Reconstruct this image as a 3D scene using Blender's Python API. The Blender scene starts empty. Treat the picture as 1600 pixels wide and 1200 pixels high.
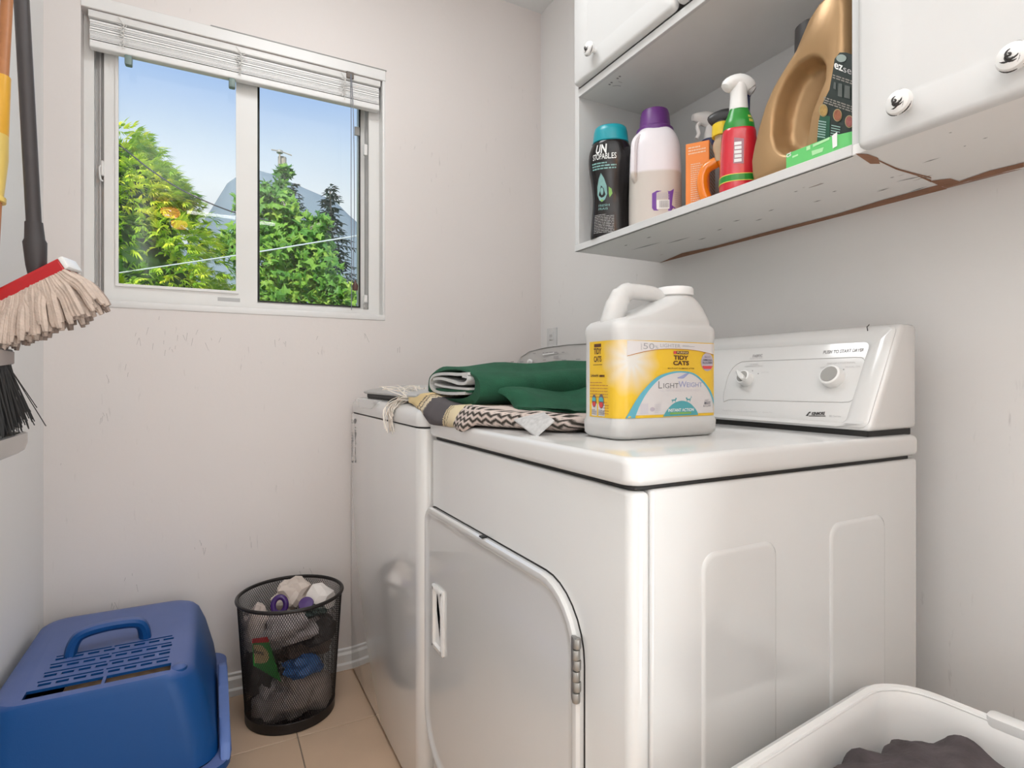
import bpy, bmesh, math, random
from mathutils import Vector, Matrix, noise
random.seed(7)
sc = bpy.context.scene
COL = sc.collection
PI = math.pi
# ------------------------------------------------------------------ camera, sky, sun, lights, exposure
FPX, CX, CY = 885.0, 800.0, 591.6          # focal length and vanishing level in a 1600x1200 frame
YAW = math.radians(28.02); S_, C_ = math.sin(YAW), math.cos(YAW)
cam = bpy.data.cameras.new('camera'); camo = bpy.data.objects.new('camera', cam); COL.objects.link(camo)
cam.sensor_width = 36; cam.lens = FPX/1600*36; cam.shift_y = -(600-CY)/1600
cam.clip_start = .02; cam.clip_end = 500
camo.location = (0, 0, 1); camo.rotation_euler = (PI/2, 0, -YAW)
sc.camera = camo
sc.view_settings.view_transform = 'Standard'; sc.view_settings.look = 'None'
sc.view_settings.exposure = -0.10; sc.view_settings.gamma = 1; sc.view_settings.use_curve_mapping = False
sc.cycles.max_bounces = 8; sc.cycles.transparent_max_bounces = 16
sc.cycles.caustics_reflective = False; sc.cycles.caustics_refractive = False

w = bpy.data.worlds.new('sky'); sc.world = w; w.use_nodes = True
nt = w.node_tree; nt.nodes.clear()
wo = nt.nodes.new('ShaderNodeOutputWorld'); bg = nt.nodes.new('ShaderNodeBackground')
tc = nt.nodes.new('ShaderNodeTexCoord'); sx = nt.nodes.new('ShaderNodeSeparateXYZ')
rp = nt.nodes.new('ShaderNodeValToRGB'); nz = nt.nodes.new('ShaderNodeTexNoise'); ad = nt.nodes.new('ShaderNodeMath')
nz.inputs['Scale'].default_value = 2.2; nz.inputs['Detail'].default_value = 5
nt.links.new(tc.outputs['Generated'], nz.inputs['Vector']); nt.links.new(tc.outputs['Generated'], sx.inputs[0])
ad.operation = 'MULTIPLY_ADD'; ad.inputs[1].default_value = .10
nt.links.new(nz.outputs['Fac'], ad.inputs[0]); nt.links.new(sx.outputs['Z'], ad.inputs[2])
nt.links.new(ad.outputs[0], rp.inputs[0])
e = rp.color_ramp.elements
e[0].position = 0.0; e[0].color = (.42, .47, .55, 1)
e[1].position = .62; e[1].color = (.30, .50, .95, 1)
for p, c in ((.20, (.80, .86, .90, 1)), (.33, (.88, .94, .98, 1)), (.40, (.72, .85, 1.0, 1)), (.48, (.46, .65, 1.0, 1))):
    k = e.new(p); k.color = c
bg.inputs['Strength'].default_value = 1.0
nt.links.new(rp.outputs[0], bg.inputs[0]); nt.links.new(bg.outputs[0], wo.inputs[0])

def lamp(name, kind, loc, energy, color=(1, 1, 1), size=1, size_y=None, target=None):
    l = bpy.data.lights.new(name, kind); l.energy = energy; l.color = color
    o = bpy.data.objects.new(name, l); COL.objects.link(o); o.location = loc
    if kind == 'AREA':
        l.shape = 'RECTANGLE'; l.size = size; l.size_y = size_y or size
    if target is not None:
        o.rotation_euler = (Vector(target)-Vector(loc)).to_track_quat('-Z', 'Y').to_euler()
    return o
sun = lamp('sun', 'SUN', (-6, -10, 12), 5.6, (1, .95, .86), target=(0, 6, 0)); sun.data.angle = .02
lamp('far_wall_fill', 'AREA', (.30, 1.16, 2.47), 7.5, (.95, .98, 1), .40, .40, (.30, 1.16, 0))  # unseen fill lamp without a fixture, added to brighten the far wall
lamp('ceiling_bounce_flash', 'AREA', (.05, -.55, 1.72), 27, (.94, .97, 1), .7, .7, (.05, -.56, 2.5))
lamp('wall_bounce_flash', 'AREA', (.48, -.30, .80), 19, (.93, .97, 1), 1.0, 1.0, (-.41, -.15, 1.0))

# ------------------------------------------------------------------ pixel rays onto real planes (a survey of the photograph)
def ray(u, v):
    a = (u-CX)/FPX
    return Vector((S_+a*C_, C_-a*S_, (CY-v)/FPX))
ORG = Vector((0, 0, 1))
def onX(u, v, X): d = ray(u, v); return ORG+d*(X/d.x)
def onY(u, v, Y): d = ray(u, v); return ORG+d*(Y/d.y)
def onZ(u, v, Z): d = ray(u, v); return ORG+d*((Z-1)/d.z)
def onP(u, v, P, N): d = ray(u, v); return ORG+d*((P-ORG).dot(N)/d.dot(N))

# ------------------------------------------------------------------ materials
def M(name, col, rough=.5, metal=0, var=.05, scale=12, bump=0, bscale=150, coat=0, trans=0, emit=None, estr=0, sss=0, alpha=1, spec=.5):
    m = bpy.data.materials.new(name); m.use_nodes = True
    n = m.node_tree.nodes; L = m.node_tree.links; p = n['Principled BSDF']
    p.inputs['Base Color'].default_value = (*col, 1); p.inputs['Roughness'].default_value = rough
    p.inputs['Metallic'].default_value = metal; p.inputs['Coat Weight'].default_value = coat
    p.inputs['Coat Roughness'].default_value = .08
    p.inputs['Transmission Weight'].default_value = trans; p.inputs['Alpha'].default_value = alpha
    p.inputs['Specular IOR Level'].default_value = spec
    if sss:
        p.inputs['Subsurface Weight'].default_value = sss; p.inputs['Subsurface Radius'].default_value = (.02, .02, .02)
    if emit:
        p.inputs['Emission Color'].default_value = (*emit, 1); p.inputs['Emission Strength'].default_value = estr
    t = n.new('ShaderNodeTexCoord')
    if var:
        z = n.new('ShaderNodeTexNoise'); z.inputs['Scale'].default_value = scale; z.inputs['Detail'].default_value = 4
        mx = n.new('ShaderNodeMix'); mx.data_type = 'RGBA'
        mx.inputs['A'].default_value = (*[c*(1-var) for c in col], 1); mx.inputs['B'].default_value = (*[min(1, c*(1+var)) for c in col], 1)
        L.new(t.outputs['Object'], z.inputs['Vector']); L.new(z.outputs['Fac'], mx.inputs['Factor'])
        L.new(mx.outputs['Result'], p.inputs['Base Color'])
    if bump:
        z2 = n.new('ShaderNodeTexNoise'); z2.inputs['Scale'].default_value = bscale; z2.inputs['Detail'].default_value = 3
        b = n.new('ShaderNodeBump'); b.inputs['Strength'].default_value = bump; b.inputs['Distance'].default_value = .004
        L.new(t.outputs['Object'], z2.inputs['Vector']); L.new(z2.outputs['Fac'], b.inputs['Height']); L.new(b.outputs[0], p.inputs['Normal'])
    return m
def nodes(m): return m.node_tree.nodes, m.node_tree.links, m.node_tree.nodes['Principled BSDF']
def mixc(m, fac, a, b):
    n, L, p = nodes(m)
    x = n.new('ShaderNodeMix'); x.data_type = 'RGBA'
    for key, v in (('A', a), ('B', b)):
        if isinstance(v, tuple): x.inputs[key].default_value = (*v, 1)
        else: L.new(v, x.inputs[key])
    L.new(fac, x.inputs['Factor']); return x.outputs['Result']
def mth(m, op, a, b=None, c=None, clamp=False):
    n, L, p = nodes(m); x = n.new('ShaderNodeMath'); x.operation = op; x.use_clamp = clamp
    for i, v in enumerate((a, b, c)):
        if v is None: continue
        if isinstance(v, (int, float)): x.inputs[i].default_value = v
        else: L.new(v, x.inputs[i])
    return x.outputs[0]
def noi(m, vec, scale, detail=3, rough=.5):
    n, L, p = nodes(m); x = n.new('ShaderNodeTexNoise'); x.inputs['Scale'].default_value = scale
    x.inputs['Detail'].default_value = detail; x.inputs['Roughness'].default_value = rough
    if vec is not None: L.new(vec, x.inputs['Vector'])
    return x.outputs['Fac']
def coords(m, kind='Object'):
    n, L, p = nodes(m); t = n.new('ShaderNodeTexCoord'); s = n.new('ShaderNodeSeparateXYZ')
    L.new(t.outputs[kind], s.inputs[0]); return t.outputs[kind], s.outputs
def scaled(m, vec, sc3):
    n, L, p = nodes(m); x = n.new('ShaderNodeMapping'); x.inputs['Scale'].default_value = sc3; L.new(vec, x.inputs['Vector']); return x.outputs[0]

def wall_mat(name, col):
    m = M(name, col, .55, var=0); n, L, p = nodes(m); v, s = coords(m)
    cl = noi(m, v, 2.5, 4)
    base = mixc(m, cl, tuple(c*.97 for c in col), tuple(min(1, c*1.03) for c in col))
    st = noi(m, scaled(m, v, (90, 90, 16)), 1, 3, .6); area = noi(m, v, 3.1, 2)
    k = mth(m, 'MULTIPLY', mth(m, 'MULTIPLY', mth(m, 'SUBTRACT', st, .655, clamp=True), 9, clamp=True), mth(m, 'MULTIPLY', mth(m, 'SUBTRACT', area, .5, clamp=True), 5, clamp=True))
    L.new(mixc(m, mth(m, 'MULTIPLY', k, .5), base, (.33, .30, .28)), p.inputs['Base Color'])
    b = n.new('ShaderNodeBump'); b.inputs['Strength'].default_value = .12; b.inputs['Distance'].default_value = .002
    L.new(noi(m, v, 70, 3), b.inputs['Height']); L.new(b.outputs[0], p.inputs['Normal'])
    return m
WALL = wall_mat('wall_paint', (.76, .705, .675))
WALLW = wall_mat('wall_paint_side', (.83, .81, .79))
CEIL = M('ceiling_paint', (.86, .855, .84), .8, bump=.1)
TRIM = M('trim_white', (.80, .785, .765), .35, var=.02)
VINYL = M('vinyl_white', (.80, .785, .76), .32, var=.02)
ENAMEL = M('white_enamel', (.69, .68, .665), .16, var=.015, scale=5, coat=.5)
ENAMEL3 = M('gloss_enamel_washer', (.73, .72, .70), .10, var=.015, scale=5, coat=1, spec=.8)
ENAMEL2 = M('white_enamel_front', (.69, .685, .67), .12, var=.015, scale=5, coat=.8)
PLASTW = M('white_plastic', (.83, .82, .80), .3, var=.02)
GREYP = M('grey_plastic', (.34, .33, .31), .4)
SILVER = M('silver_panel', (.50, .49, .475), .38, metal=.25, var=.03)
DARK = M('black_gap', (.012, .011, .01), .6)
BLACKP = M('black_plastic', (.03, .028, .028), .38)
BLACKM = M('black_metal', (.022, .018, .017), .4, metal=.4)
STEEL = M('steel', (.33, .32, .30), .4, metal=.8)
ALU = M('aluminium_slot', (.44, .43, .42), .45, metal=.4)
CABW = M('cabinet_white', (.69, .685, .675), .3, var=.015)
BLUE = M('blue_plastic', (.035, .105, .34), .42, spec=.3, var=.10, scale=9, bump=.05, bscale=400)
BLUED = M('dusty_blue_plastic', (.10, .17, .42), .5, var=.18, scale=14, bump=.06, bscale=400)
TANB = M('tan_liner', (.52, .33, .20), .9)
RED = M('red_plastic', (.50, .012, .016), .35)
COTTON = M('mop_cotton', (.62, .50, .42), .95, var=.22, scale=60, bump=.6, bscale=260)
COTTOND = M('mop_cotton_shaded', (.36, .28, .235), .95, var=.3, scale=60, bump=.6, bscale=260)  # darker copy of the cotton, shade of the back rows put into the colour
BRIST = M('black_bristle', (.02, .018, .017), .6)
BROOMG = M('taupe_plastic', (.34, .285, .26), .45)
WOODH = M('orange_wood', (.50, .20, .075), .5, var=.2, scale=40)
YELP = M('yellow_plastic', (.82, .42, .03), .35)
YELP2 = M('pale_yellow_plastic', (.83, .60, .16), .35)
GREENF = M('green_fleece', (.012, .085, .042), .95, var=.35, scale=30, bump=.5, bscale=500)
LINING = M('grey_white_lining', (.62, .62, .60), .9, var=.1, bump=.3, bscale=300)
FRINGE = M('cream_fringe', (.86, .79, .70), .9, var=.15)
PURPLE = M('purple_cap', (.13, .03, .20), .35)
TEAL = M('teal_cap', (.006, .30, .36), .3)
BROWNB = M('black_brown_bottle', (.012, .010, .010), .18, spec=.35)
ORANGEC = M('orange_carton', (.86, .26, .05), .55)
ORANGEP = M('orange_bottle', (.88, .24, .01), .2, coat=.4, sss=.2)
CLEARP = M('clear_amber_plastic', (.90, .66, .42), .15, trans=.5)
YELCAP = M('yellow_collar', (.86, .60, .02), .35)
NAVY = M('navy_plastic', (.018, .03, .12), .4)
REDB = M('red_bottle', (.62, .012, .03), .25, coat=.4)
GREENS = M('green_sleeve', (.02, .26, .03), .3)
GOLD = M('gold_brown_plastic', (.42, .26, .125), .36, metal=.45, var=.06)
LIME = M('light_green_box', (.14, .60, .17), .5)
DGREEN = M('dark_label', (.012, .022, .018), .45)
FOREST = M('forest_label', (.012, .085, .045), .45)
INK = M('dark_ink', (.035, .03, .028), .6, var=0)
INKG = M('grey_ink', (.30, .29, .29), .6, var=0)
INKD = M('slate_grey_ink', (.19, .185, .19), .6, var=0)
INKL = M('light_grey_ink', (.50, .49, .48), .6, var=0)
WHITEI = M('white_ink', (.86, .86, .84), .5, var=0)
PALEG = M('pale_green_ink', (.45, .80, .42), .5, var=0)
BROWNI = M('brown_ink', (.09, .03, .012), .5, var=0)
TEALI = M('teal_ink', (.12, .42, .52), .5, var=0)
TEALD = M('deep_teal_ink', (.08, .36, .40), .5, var=0)
GREENI = M('green_ink', (.22, .45, .10), .5, var=0)
BLUEI = M('pale_blue_ink', (.33, .36, .58), .5, var=0)
LAV = M('lavender_ink', (.47, .42, .48), .5, var=0)
REDI = M('red_ink', (.60, .06, .06), .5, var=0)
YELI = M('yellow_ink', (.85, .72, .12), .5, var=0)
ORI = M('orange_ink', (.50, .22, .05), .5, var=0)
AQUA = M('aqua_ink', (.22, .42, .40), .4, var=.3, scale=90)
JUGP = M('jug_plastic', (.60, .59, .575), .38, var=.03, sss=.15)
CAPW = M('cap_white', (.78, .77, .76), .35, var=.01)
TILE = M('tile_tan', (.60, .43, .30), .4, var=.10, scale=7)
GROUT = M('grout', (.30, .24, .19), .9)
CORD = M('cord_white', (.72, .70, .67), .7)
CORDD = M('cord_grey', (.22, .23, .27), .7)
AMBER = M('amber_glass', (.8, .35, .08), .3, emit=(1, .42, .10), estr=14)
STREAKL = M('streak_tube', (.9, .9, .9), .3, emit=(1, .98, .95), estr=14)  # glow of the added tube that makes the streak in the glass

def glass_mat():
    m = bpy.data.materials.new('window_glass'); m.use_nodes = True; n = m.node_tree.nodes; L = m.node_tree.links; n.clear()
    o = n.new('ShaderNodeOutputMaterial'); t = n.new('ShaderNodeBsdfTransparent'); g = n.new('ShaderNodeBsdfGlossy')
    f = n.new('ShaderNodeFresnel'); x = n.new('ShaderNodeMixShader'); g.inputs['Roughness'].default_value = .0
    t.inputs['Color'].default_value = (.97, .985, .985, 1); f.inputs['IOR'].default_value = 1.33
    L.new(f.outputs[0], x.inputs[0]); L.new(t.outputs[0], x.inputs[1]); L.new(g.outputs[0], x.inputs[2]); L.new(x.outputs[0], o.inputs[0])
    return m
GLASS = glass_mat()
def leaf_mat(name, cols, trans=.35, big=.5, lift=-.45):
    m = bpy.data.materials.new(name); m.use_nodes = True; n = m.node_tree.nodes; L = m.node_tree.links; p = n['Principled BSDF']
    g = n.new('ShaderNodeNewGeometry'); r = n.new('ShaderNodeValToRGB'); t = n.new('ShaderNodeTexCoord')
    z = n.new('ShaderNodeTexNoise'); z.inputs['Scale'].default_value = big
    a = n.new('ShaderNodeMath'); a.operation = 'MULTIPLY_ADD'; a.inputs[1].default_value = .55
    b = n.new('ShaderNodeMath'); b.operation = 'MULTIPLY_ADD'; b.inputs[1].default_value = 1.3; b.inputs[2].default_value = lift
    L.new(t.outputs['Object'], z.inputs['Vector']); L.new(z.outputs['Fac'], b.inputs[0])
    L.new(g.outputs['Random Per Island'], a.inputs[0]); L.new(b.outputs[0], a.inputs[2]); L.new(a.outputs[0], r.inputs[0])
    el = r.color_ramp.elements
    el[0].color = (*cols[0], 1); el[1].color = (*cols[-1], 1)
    for i, c in enumerate(cols[1:-1]):
        k = el.new((i+1)/(len(cols)-1)); k.color = (*c, 1)
    p.inputs['Roughness'].default_value = .55
    L.new(r.outputs[0], p.inputs['Base Color'])
    tr = n.new('ShaderNodeBsdfTranslucent'); L.new(r.outputs[0], tr.inputs[0]); x = n.new('ShaderNodeMixShader'); x.inputs[0].default_value = trans
    L.new(p.outputs[0], x.inputs[1]); L.new(tr.outputs[0], x.inputs[2]); L.new(x.outputs[0], n['Material Output'].inputs[0])
    return m
CEDAR = leaf_mat('cedar_foliage', [(.04, .14, .02), (.20, .42, .03), (.55, .74, .05), (.95, .92, .10)], big=1.6, lift=-.32)
MAPLE = leaf_mat('maple_foliage', [(.05, .17, .03), (.12, .32, .04), (.26, .48, .06), (.48, .62, .10)], big=1.5)
FIR = leaf_mat('fir_foliage', [(.030, .055, .042), (.05, .09, .065), (.08, .12, .085)], .15)
BARK = M('bark', (.30, .27, .23), .9, var=.3, bump=.6, bscale=40)
POLEM = M('weathered_pole', (.36, .32, .27), .9, var=.2)
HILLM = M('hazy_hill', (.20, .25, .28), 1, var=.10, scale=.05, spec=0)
GRASS = M('grass', (.10, .20, .05), 1, var=.3)

# ------------------------------------------------------------------ object helpers
def wloc(o):
    v = Vector((0, 0, 0))
    while o: v += o.location; o = o.parent
    return v
def obj(name, bm, mat, parent=None, smooth=True, angle=35):
    bmesh.ops.recalc_face_normals(bm, faces=bm.faces)
    me = bpy.data.meshes.new(name); bm.to_mesh(me); bm.free()
    return mesh_obj(name, me, mat, parent, smooth, angle)
def mesh_obj(name, me, mat, parent=None, smooth=True, angle=35):
    o = bpy.data.objects.new(name, me); COL.objects.link(o)
    for m in (mat if isinstance(mat, (list, tuple)) else [mat]): me.materials.append(m)
    if parent is not None:
        o.parent = parent; org = wloc(parent)
    else:
        xs = [v.co for v in me.vertices]
        org = Vector(((min(c.x for c in xs)+max(c.x for c in xs))/2, (min(c.y for c in xs)+max(c.y for c in xs))/2, min(c.z for c in xs)))
        o.location = org
    me.transform(Matrix.Translation(-org))
    if smooth:
        me.polygons.foreach_set('use_smooth', [True]*len(me.polygons))
        me.set_sharp_from_angle(angle=math.radians(angle))
    return o
def tag(o, label=None, cat=None, group=None, kind=None):
    if label: o['label'] = label
    if cat: o['category'] = cat
    if group: o['group'] = group
    if kind: o['kind'] = kind
    return o
def thing(name, label, cat, loc, group=None):
    o = bpy.data.objects.new(name, None); COL.objects.link(o); o.location = loc; o.empty_display_size = .05
    return tag(o, label, cat, group)
def struct(name, bm, mat, label, parent=None, smooth=False):
    return tag(obj(name, bm, mat, parent, smooth), label, None, None, 'structure')
def B(): return bmesh.new()
def box(bm, a, b):
    x0, y0, z0 = a; x1, y1, z1 = b
    v = [bm.verts.new(p) for p in ((x0,y0,z0),(x1,y0,z0),(x1,y1,z0),(x0,y1,z0),(x0,y0,z1),(x1,y0,z1),(x1,y1,z1),(x0,y1,z1))]
    for f in ((0,3,2,1),(4,5,6,7),(0,1,5,4),(1,2,6,5),(2,3,7,6),(3,0,4,7)): bm.faces.new([v[i] for i in f])
    return bm
def bev(bm, w, seg=2, sel=None):
    es = [e for e in bm.edges if sel is None or sel(e)]
    bmesh.ops.bevel(bm, geom=es, offset=w, segments=seg, affect='EDGES', profile=.5, clamp_overlap=True); return bm
def rbox(a, b, w=.003, seg=2): return bev(box(B(), a, b), w, seg)
def vertical(e): d = e.verts[0].co-e.verts[1].co; return abs(d.z) > .9*d.length
def loft(bm, rings, cap0=True, cap1=True, closed=True):
    vs = [[bm.verts.new(p) for p in r] for r in rings]
    n = len(vs[0])
    for a, b in zip(vs, vs[1:]):
        for i in range(n if closed else n-1):
            j = (i+1) % n
            bm.faces.new((a[i], a[j], b[j], b[i]))
    if cap0: bm.faces.new(vs[0][::-1])
    if cap1: bm.faces.new(vs[-1])
    return vs
def frame_of(d):
    d = Vector(d).normalized(); a = Vector((0, 0, 1)) if abs(d.z) < .9 else Vector((1, 0, 0))
    x = d.cross(a).normalized(); return x, d.cross(x).normalized(), d
def lathe(bm, prof, org, axis=(0, 0, 1), seg=28, cap0=True, cap1=True, sx=1, sy=1):
    x, y, z = frame_of(axis); org = Vector(org)
    loft(bm, [[org+z*h+x*(r*sx*math.cos(2*PI*i/seg))+y*(r*sy*math.sin(2*PI*i/seg)) for i in range(seg)] for r, h in prof], cap0, cap1)
    return bm
def tube(bm, pts, r, seg=8, caps=True, flat=1):
    pts = [Vector(p) for p in pts]; rs = r if isinstance(r, (list, tuple)) else [r]*len(pts)
    t0 = (pts[1]-pts[0]).normalized(); x, y, _ = frame_of(t0); rings = []
    for i, p in enumerate(pts):
        t = ((pts[min(i+1, len(pts)-1)]-pts[max(i-1, 0)])).normalized()
        x = (x-t*x.dot(t)).normalized(); y = t.cross(x)
        rings.append([p+x*(rs[i]*math.cos(2*PI*k/seg))+y*(rs[i]*flat*math.sin(2*PI*k/seg)) for k in range(seg)])
    loft(bm, rings, caps, caps); return bm
def ringtube(bm, pts, r, seg=8):
    pts = [Vector(p) for p in pts]; n = len(pts); rings = []
    c = sum(pts, Vector())/n
    nrm = (pts[0]-c).cross(pts[n//4]-c).normalized()
    for i in range(n):
        t = (pts[(i+1) % n]-pts[i-1]).normalized(); x = t.cross(nrm).normalized()
        rings.append([pts[i]+x*(r*math.cos(2*PI*k/seg))+nrm*(r*math.sin(2*PI*k/seg)) for k in range(seg)])
    loft(bm, rings+[rings[0]], False, False)
    bmesh.ops.remove_doubles(bm, verts=bm.verts, dist=1e-6); return bm
def prism(bm, pts, f, h0, h1):
    loft(bm, [[f(a, b, h0) for a, b in pts], [f(a, b, h1) for a, b in pts]]); return bm
def rrect(x0, y0, x1, y1, r, n=5):
    """rounded rectangle, counter-clockwise; r = one radius or four (x0y0, x1y0, x1y1, x0y1)"""
    r = r if isinstance(r, (list, tuple)) else [r]*4; out = []
    for (cx, cy, a0), q in zip(((x0+r[0], y0+r[0], PI), (x1-r[1], y0+r[1], 1.5*PI), (x1-r[2], y1-r[2], 0), (x0+r[3], y1-r[3], .5*PI)), r):
        for k in range(n+1):
            a = a0+k/n*PI/2; out.append((cx+q*math.cos(a), cy+q*math.sin(a)))
    return out
def sell(hw, hd, c, z, p=2.6, n=36, rot=0):
    out = []
    for i in range(n):
        t = 2*PI*i/n; ct, st = math.cos(t), math.sin(t)
        x = hw*math.copysign(abs(ct)**(2/p), ct); y = hd*math.copysign(abs(st)**(2/p), st)
        out.append(Vector((c[0]+x*math.cos(rot)-y*math.sin(rot), c[1]+x*math.sin(rot)+y*math.cos(rot), z)))
    return out
def smooth_path(pts, n=6):
    pts = [Vector(p) for p in pts]; out = []
    for i in range(len(pts)-1):
        p0, p1, p2, p3 = pts[max(i-1, 0)], pts[i], pts[i+1], pts[min(i+2, len(pts)-1)]
        for k in range(n):
            t = k/n
            out.append(.5*((2*p1)+(p2-p0)*t+(2*p0-5*p1+4*p2-p3)*t*t+(3*p1-p0-3*p2+p3)*t**3))
    return out+[pts[-1]]
def resample(pts, n):
    pts = [Vector(p) for p in pts]; L = [0]
    q = pts+[pts[0]]
    for a, b in zip(q, q[1:]): L.append(L[-1]+(b-a).length)
    out = []; k = 0
    for i in range(n):
        s = L[-1]*i/n
        while L[k+1] < s: k += 1
        t = (s-L[k])/max(1e-9, L[k+1]-L[k]); out.append(q[k].lerp(q[k+1], t))
    return out
# flat print: 2-D shapes mapped onto a surface
def text2d(s, bold=0.0, shear=0.0):
    c = bpy.data.curves.new('t', 'FONT'); c.body = s; c.size = 1; c.offset = bold; c.shear = shear; c.resolution_u = 3
    o = bpy.data.objects.new('t', c); COL.objects.link(o)
    dg = bpy.context.evaluated_depsgraph_get(); dg.update()
    me = bpy.data.meshes.new_from_object(o.evaluated_get(dg))
    vs = [(v.co.x, v.co.y) for v in me.vertices]; fs = [tuple(p.vertices) for p in me.polygons]
    bpy.data.objects.remove(o); bpy.data.curves.remove(c); bpy.data.meshes.remove(me)
    x0 = min(v[0] for v in vs); x1 = max(v[0] for v in vs); y0 = min(v[1] for v in vs); y1 = max(v[1] for v in vs)
    return [((x-x0)/(x1-x0), (y-y0)/(y1-y0)) for x, y in vs], fs
class Print:
    """collects flat 2-D shapes and text of one ink; built as one mesh lying on a surface"""
    def __init__(s): s.v = []; s.f = []
    def text(s, t, x0, y0, x1, y1, bold=0.0, shear=0.0):
        v, f = text2d(t, bold, shear); k = len(s.v)
        s.v += [(x0+a*(x1-x0), y0+b*(y1-y0)) for a, b in v]; s.f += [tuple(i+k for i in q) for q in f]; return s
    def poly(s, pts):
        k = len(s.v); s.v += list(pts); s.f.append(tuple(range(k, k+len(pts)))); return s
    def rect(s, x0, y0, x1, y1, n=1):
        for i in range(n):
            a, b = x0+(x1-x0)*i/n, x0+(x1-x0)*(i+1)/n
            s.poly([(a, y0), (b, y0), (b, y1), (a, y1)])
        return s
    def band(s, A, Bp):
        for i in range(len(A)-1): s.poly([A[i], A[i+1], Bp[i+1], Bp[i]])
        return s
    def disc(s, cx, cy, rx, ry, n=24): return s.poly([(cx+rx*math.cos(2*PI*i/n), cy+ry*math.sin(2*PI*i/n)) for i in range(n)])
    def lines(s, x0, y0, x1, y1, n, fill=.45, seed=1):
        r = random.Random(seed); h = (y1-y0)/n
        for i in range(n):
            x = x0
            xe = x0+(x1-x0)*(1 if i < n-1 else .7)
            while x < xe:
                wd = r.uniform(.06, .2)*abs(x1-x0); a = min(x+wd, xe)
                s.rect(x, y0+i*h, a, y0+i*h+h*fill); x = a+.025*abs(x1-x0)
        return s
    def build(s, name, mat, parent, fn):
        me = bpy.data.meshes.new(name); me.from_pydata([tuple(fn(a, b)) for a, b in s.v], [], s.f); me.update()
        o = mesh_obj(name, me, mat, parent, False)
        if len(s.f) > 1: o['kind'] = 'stuff'
        return o

# ================================================================== THE ROOM
XL, XR, YF, YB, ZC = -.41, 1.20, 2.0, -2.3, 2.5
HX0, HX1, HZ0, HZ1 = -.326, .545, 1.225, 2.062         # window hole
b = B(); T = .16
box(b, (XL-.1, YF, 0), (HX0, YF+T, ZC)); box(b, (HX1, YF, 0), (XR+.1, YF+T, ZC))
box(b, (HX0, YF, 0), (HX1, YF+T, HZ0)); box(b, (HX0, YF, HZ1), (HX1, YF+T, ZC))
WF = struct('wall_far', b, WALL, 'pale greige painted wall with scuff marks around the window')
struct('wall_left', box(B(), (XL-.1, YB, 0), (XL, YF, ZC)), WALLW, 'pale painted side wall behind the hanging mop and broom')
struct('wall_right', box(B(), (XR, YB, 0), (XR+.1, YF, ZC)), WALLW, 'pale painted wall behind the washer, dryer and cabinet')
struct('wall_back', box(B(), (XL-.1, YB-.1, 0), (XR+.1, YB, ZC)), WALLW, 'pale wall behind the camera')
struct('ceiling', box(B(), (XL-.1, YB-.1, ZC), (XR+.1, YF+T, ZC+.1)), CEIL, 'plain white ceiling')
pr = Print(); rr = random.Random(15)
for u, v, n_, sp in ((215, 528, 5, 26), (262, 545, 7, 22), (300, 520, 4, 24), (330, 535, 3, 20), (440, 535, 4, 22), (205, 575, 2, 14), (162, 592, 2, 10), (163, 645, 4, 10), (312, 850, 5, 12), (178, 943, 4, 6), (500, 530, 2, 14), (210, 905, 3, 14), (620, 545, 2, 12), (575, 520, 2, 10), (95, 720, 1, 4), (480, 890, 3, 14)):
    for k in range(n_):
        x, y = u+rr.gauss(0, sp*.5), v+rr.gauss(0, sp*.4); h_ = rr.uniform(3, 14); a_ = rr.uniform(-.5, .5)
        pr.poly([(x, y), (x+.7, y), (x+.5+a_*h_, y+h_), (x+a_*h_, y+h_)])
sc_ = pr.build('scuff_marks', M('scuff_grey', (.47, .43, .41), .7, var=0), WF, lambda u, v: onY(u, v, YF-.0005))
fl = struct('floor', box(B(), (XL-.1, YB-.1, -.1), (XR+.1, YF, -.004)), GROUT, 'tan tiled floor with thin dark grout')
tm = None; TS = .305
for ix in range(-2, 4):
    for iy in range(-12, 2):
        x0 = .215+ix*TS-.0; y0 = 1.675+iy*TS
        X0, X1, Y0, Y1 = max(x0, XL), min(x0+TS, XR), max(y0, YB), min(y0+TS, YF)
        if X1-X0 < .02 or Y1-Y0 < .02: continue
        full = (X1-X0 > TS-.001 and Y1-Y0 > TS-.001)
        if full and tm:
            o = bpy.data.objects.new('tile', tm); COL.objects.link(o); o.parent = fl
            o.location = Vector((x0+TS/2, y0+TS/2, -.004))-wloc(fl)
        else:
            bb = bev(box(B(), (X0+.0015, Y0+.0015, -.004), (X1-.0015, Y1-.0015, 0)), .0012, 1)
            if full:
                bmesh.ops.translate(bb, verts=bb.verts, vec=(-(x0+TS/2), -(y0+TS/2), .004))
                tm = bpy.data.meshes.new('tile'); bmesh.ops.recalc_face_normals(bb, faces=bb.faces); bb.to_mesh(tm); bb.free(); tm.materials.append(TILE)
                o = bpy.data.objects.new('tile', tm); COL.objects.link(o); o.parent = fl
                o.location = Vector((x0+TS/2, y0+TS/2, -.004))-wloc(fl)
            else: obj('tile', bb, TILE, fl, False)
prof = [(0, 0), (.016, 0), (.016, .018), (.011, .024), (.011, .05), (.006, .058), (.006, .066), (0, .070)]
struct('baseboard_far', prism(B(), prof, lambda a, z, h: Vector((h, YF-a, z)), XL, XR), TRIM, 'white moulded baseboard under the window wall')
struct('baseboard_left', prism(B(), prof, lambda a, z, h: Vector((XL+a, h, z)), YB, YF-.017), TRIM, 'white moulded baseboard along the left wall')
struct('baseboard_right', prism(B(), prof, lambda a, z, h: Vector((XR-a, h, z)), YB, YF-.017), TRIM, 'white moulded baseboard along the appliance wall')
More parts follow.
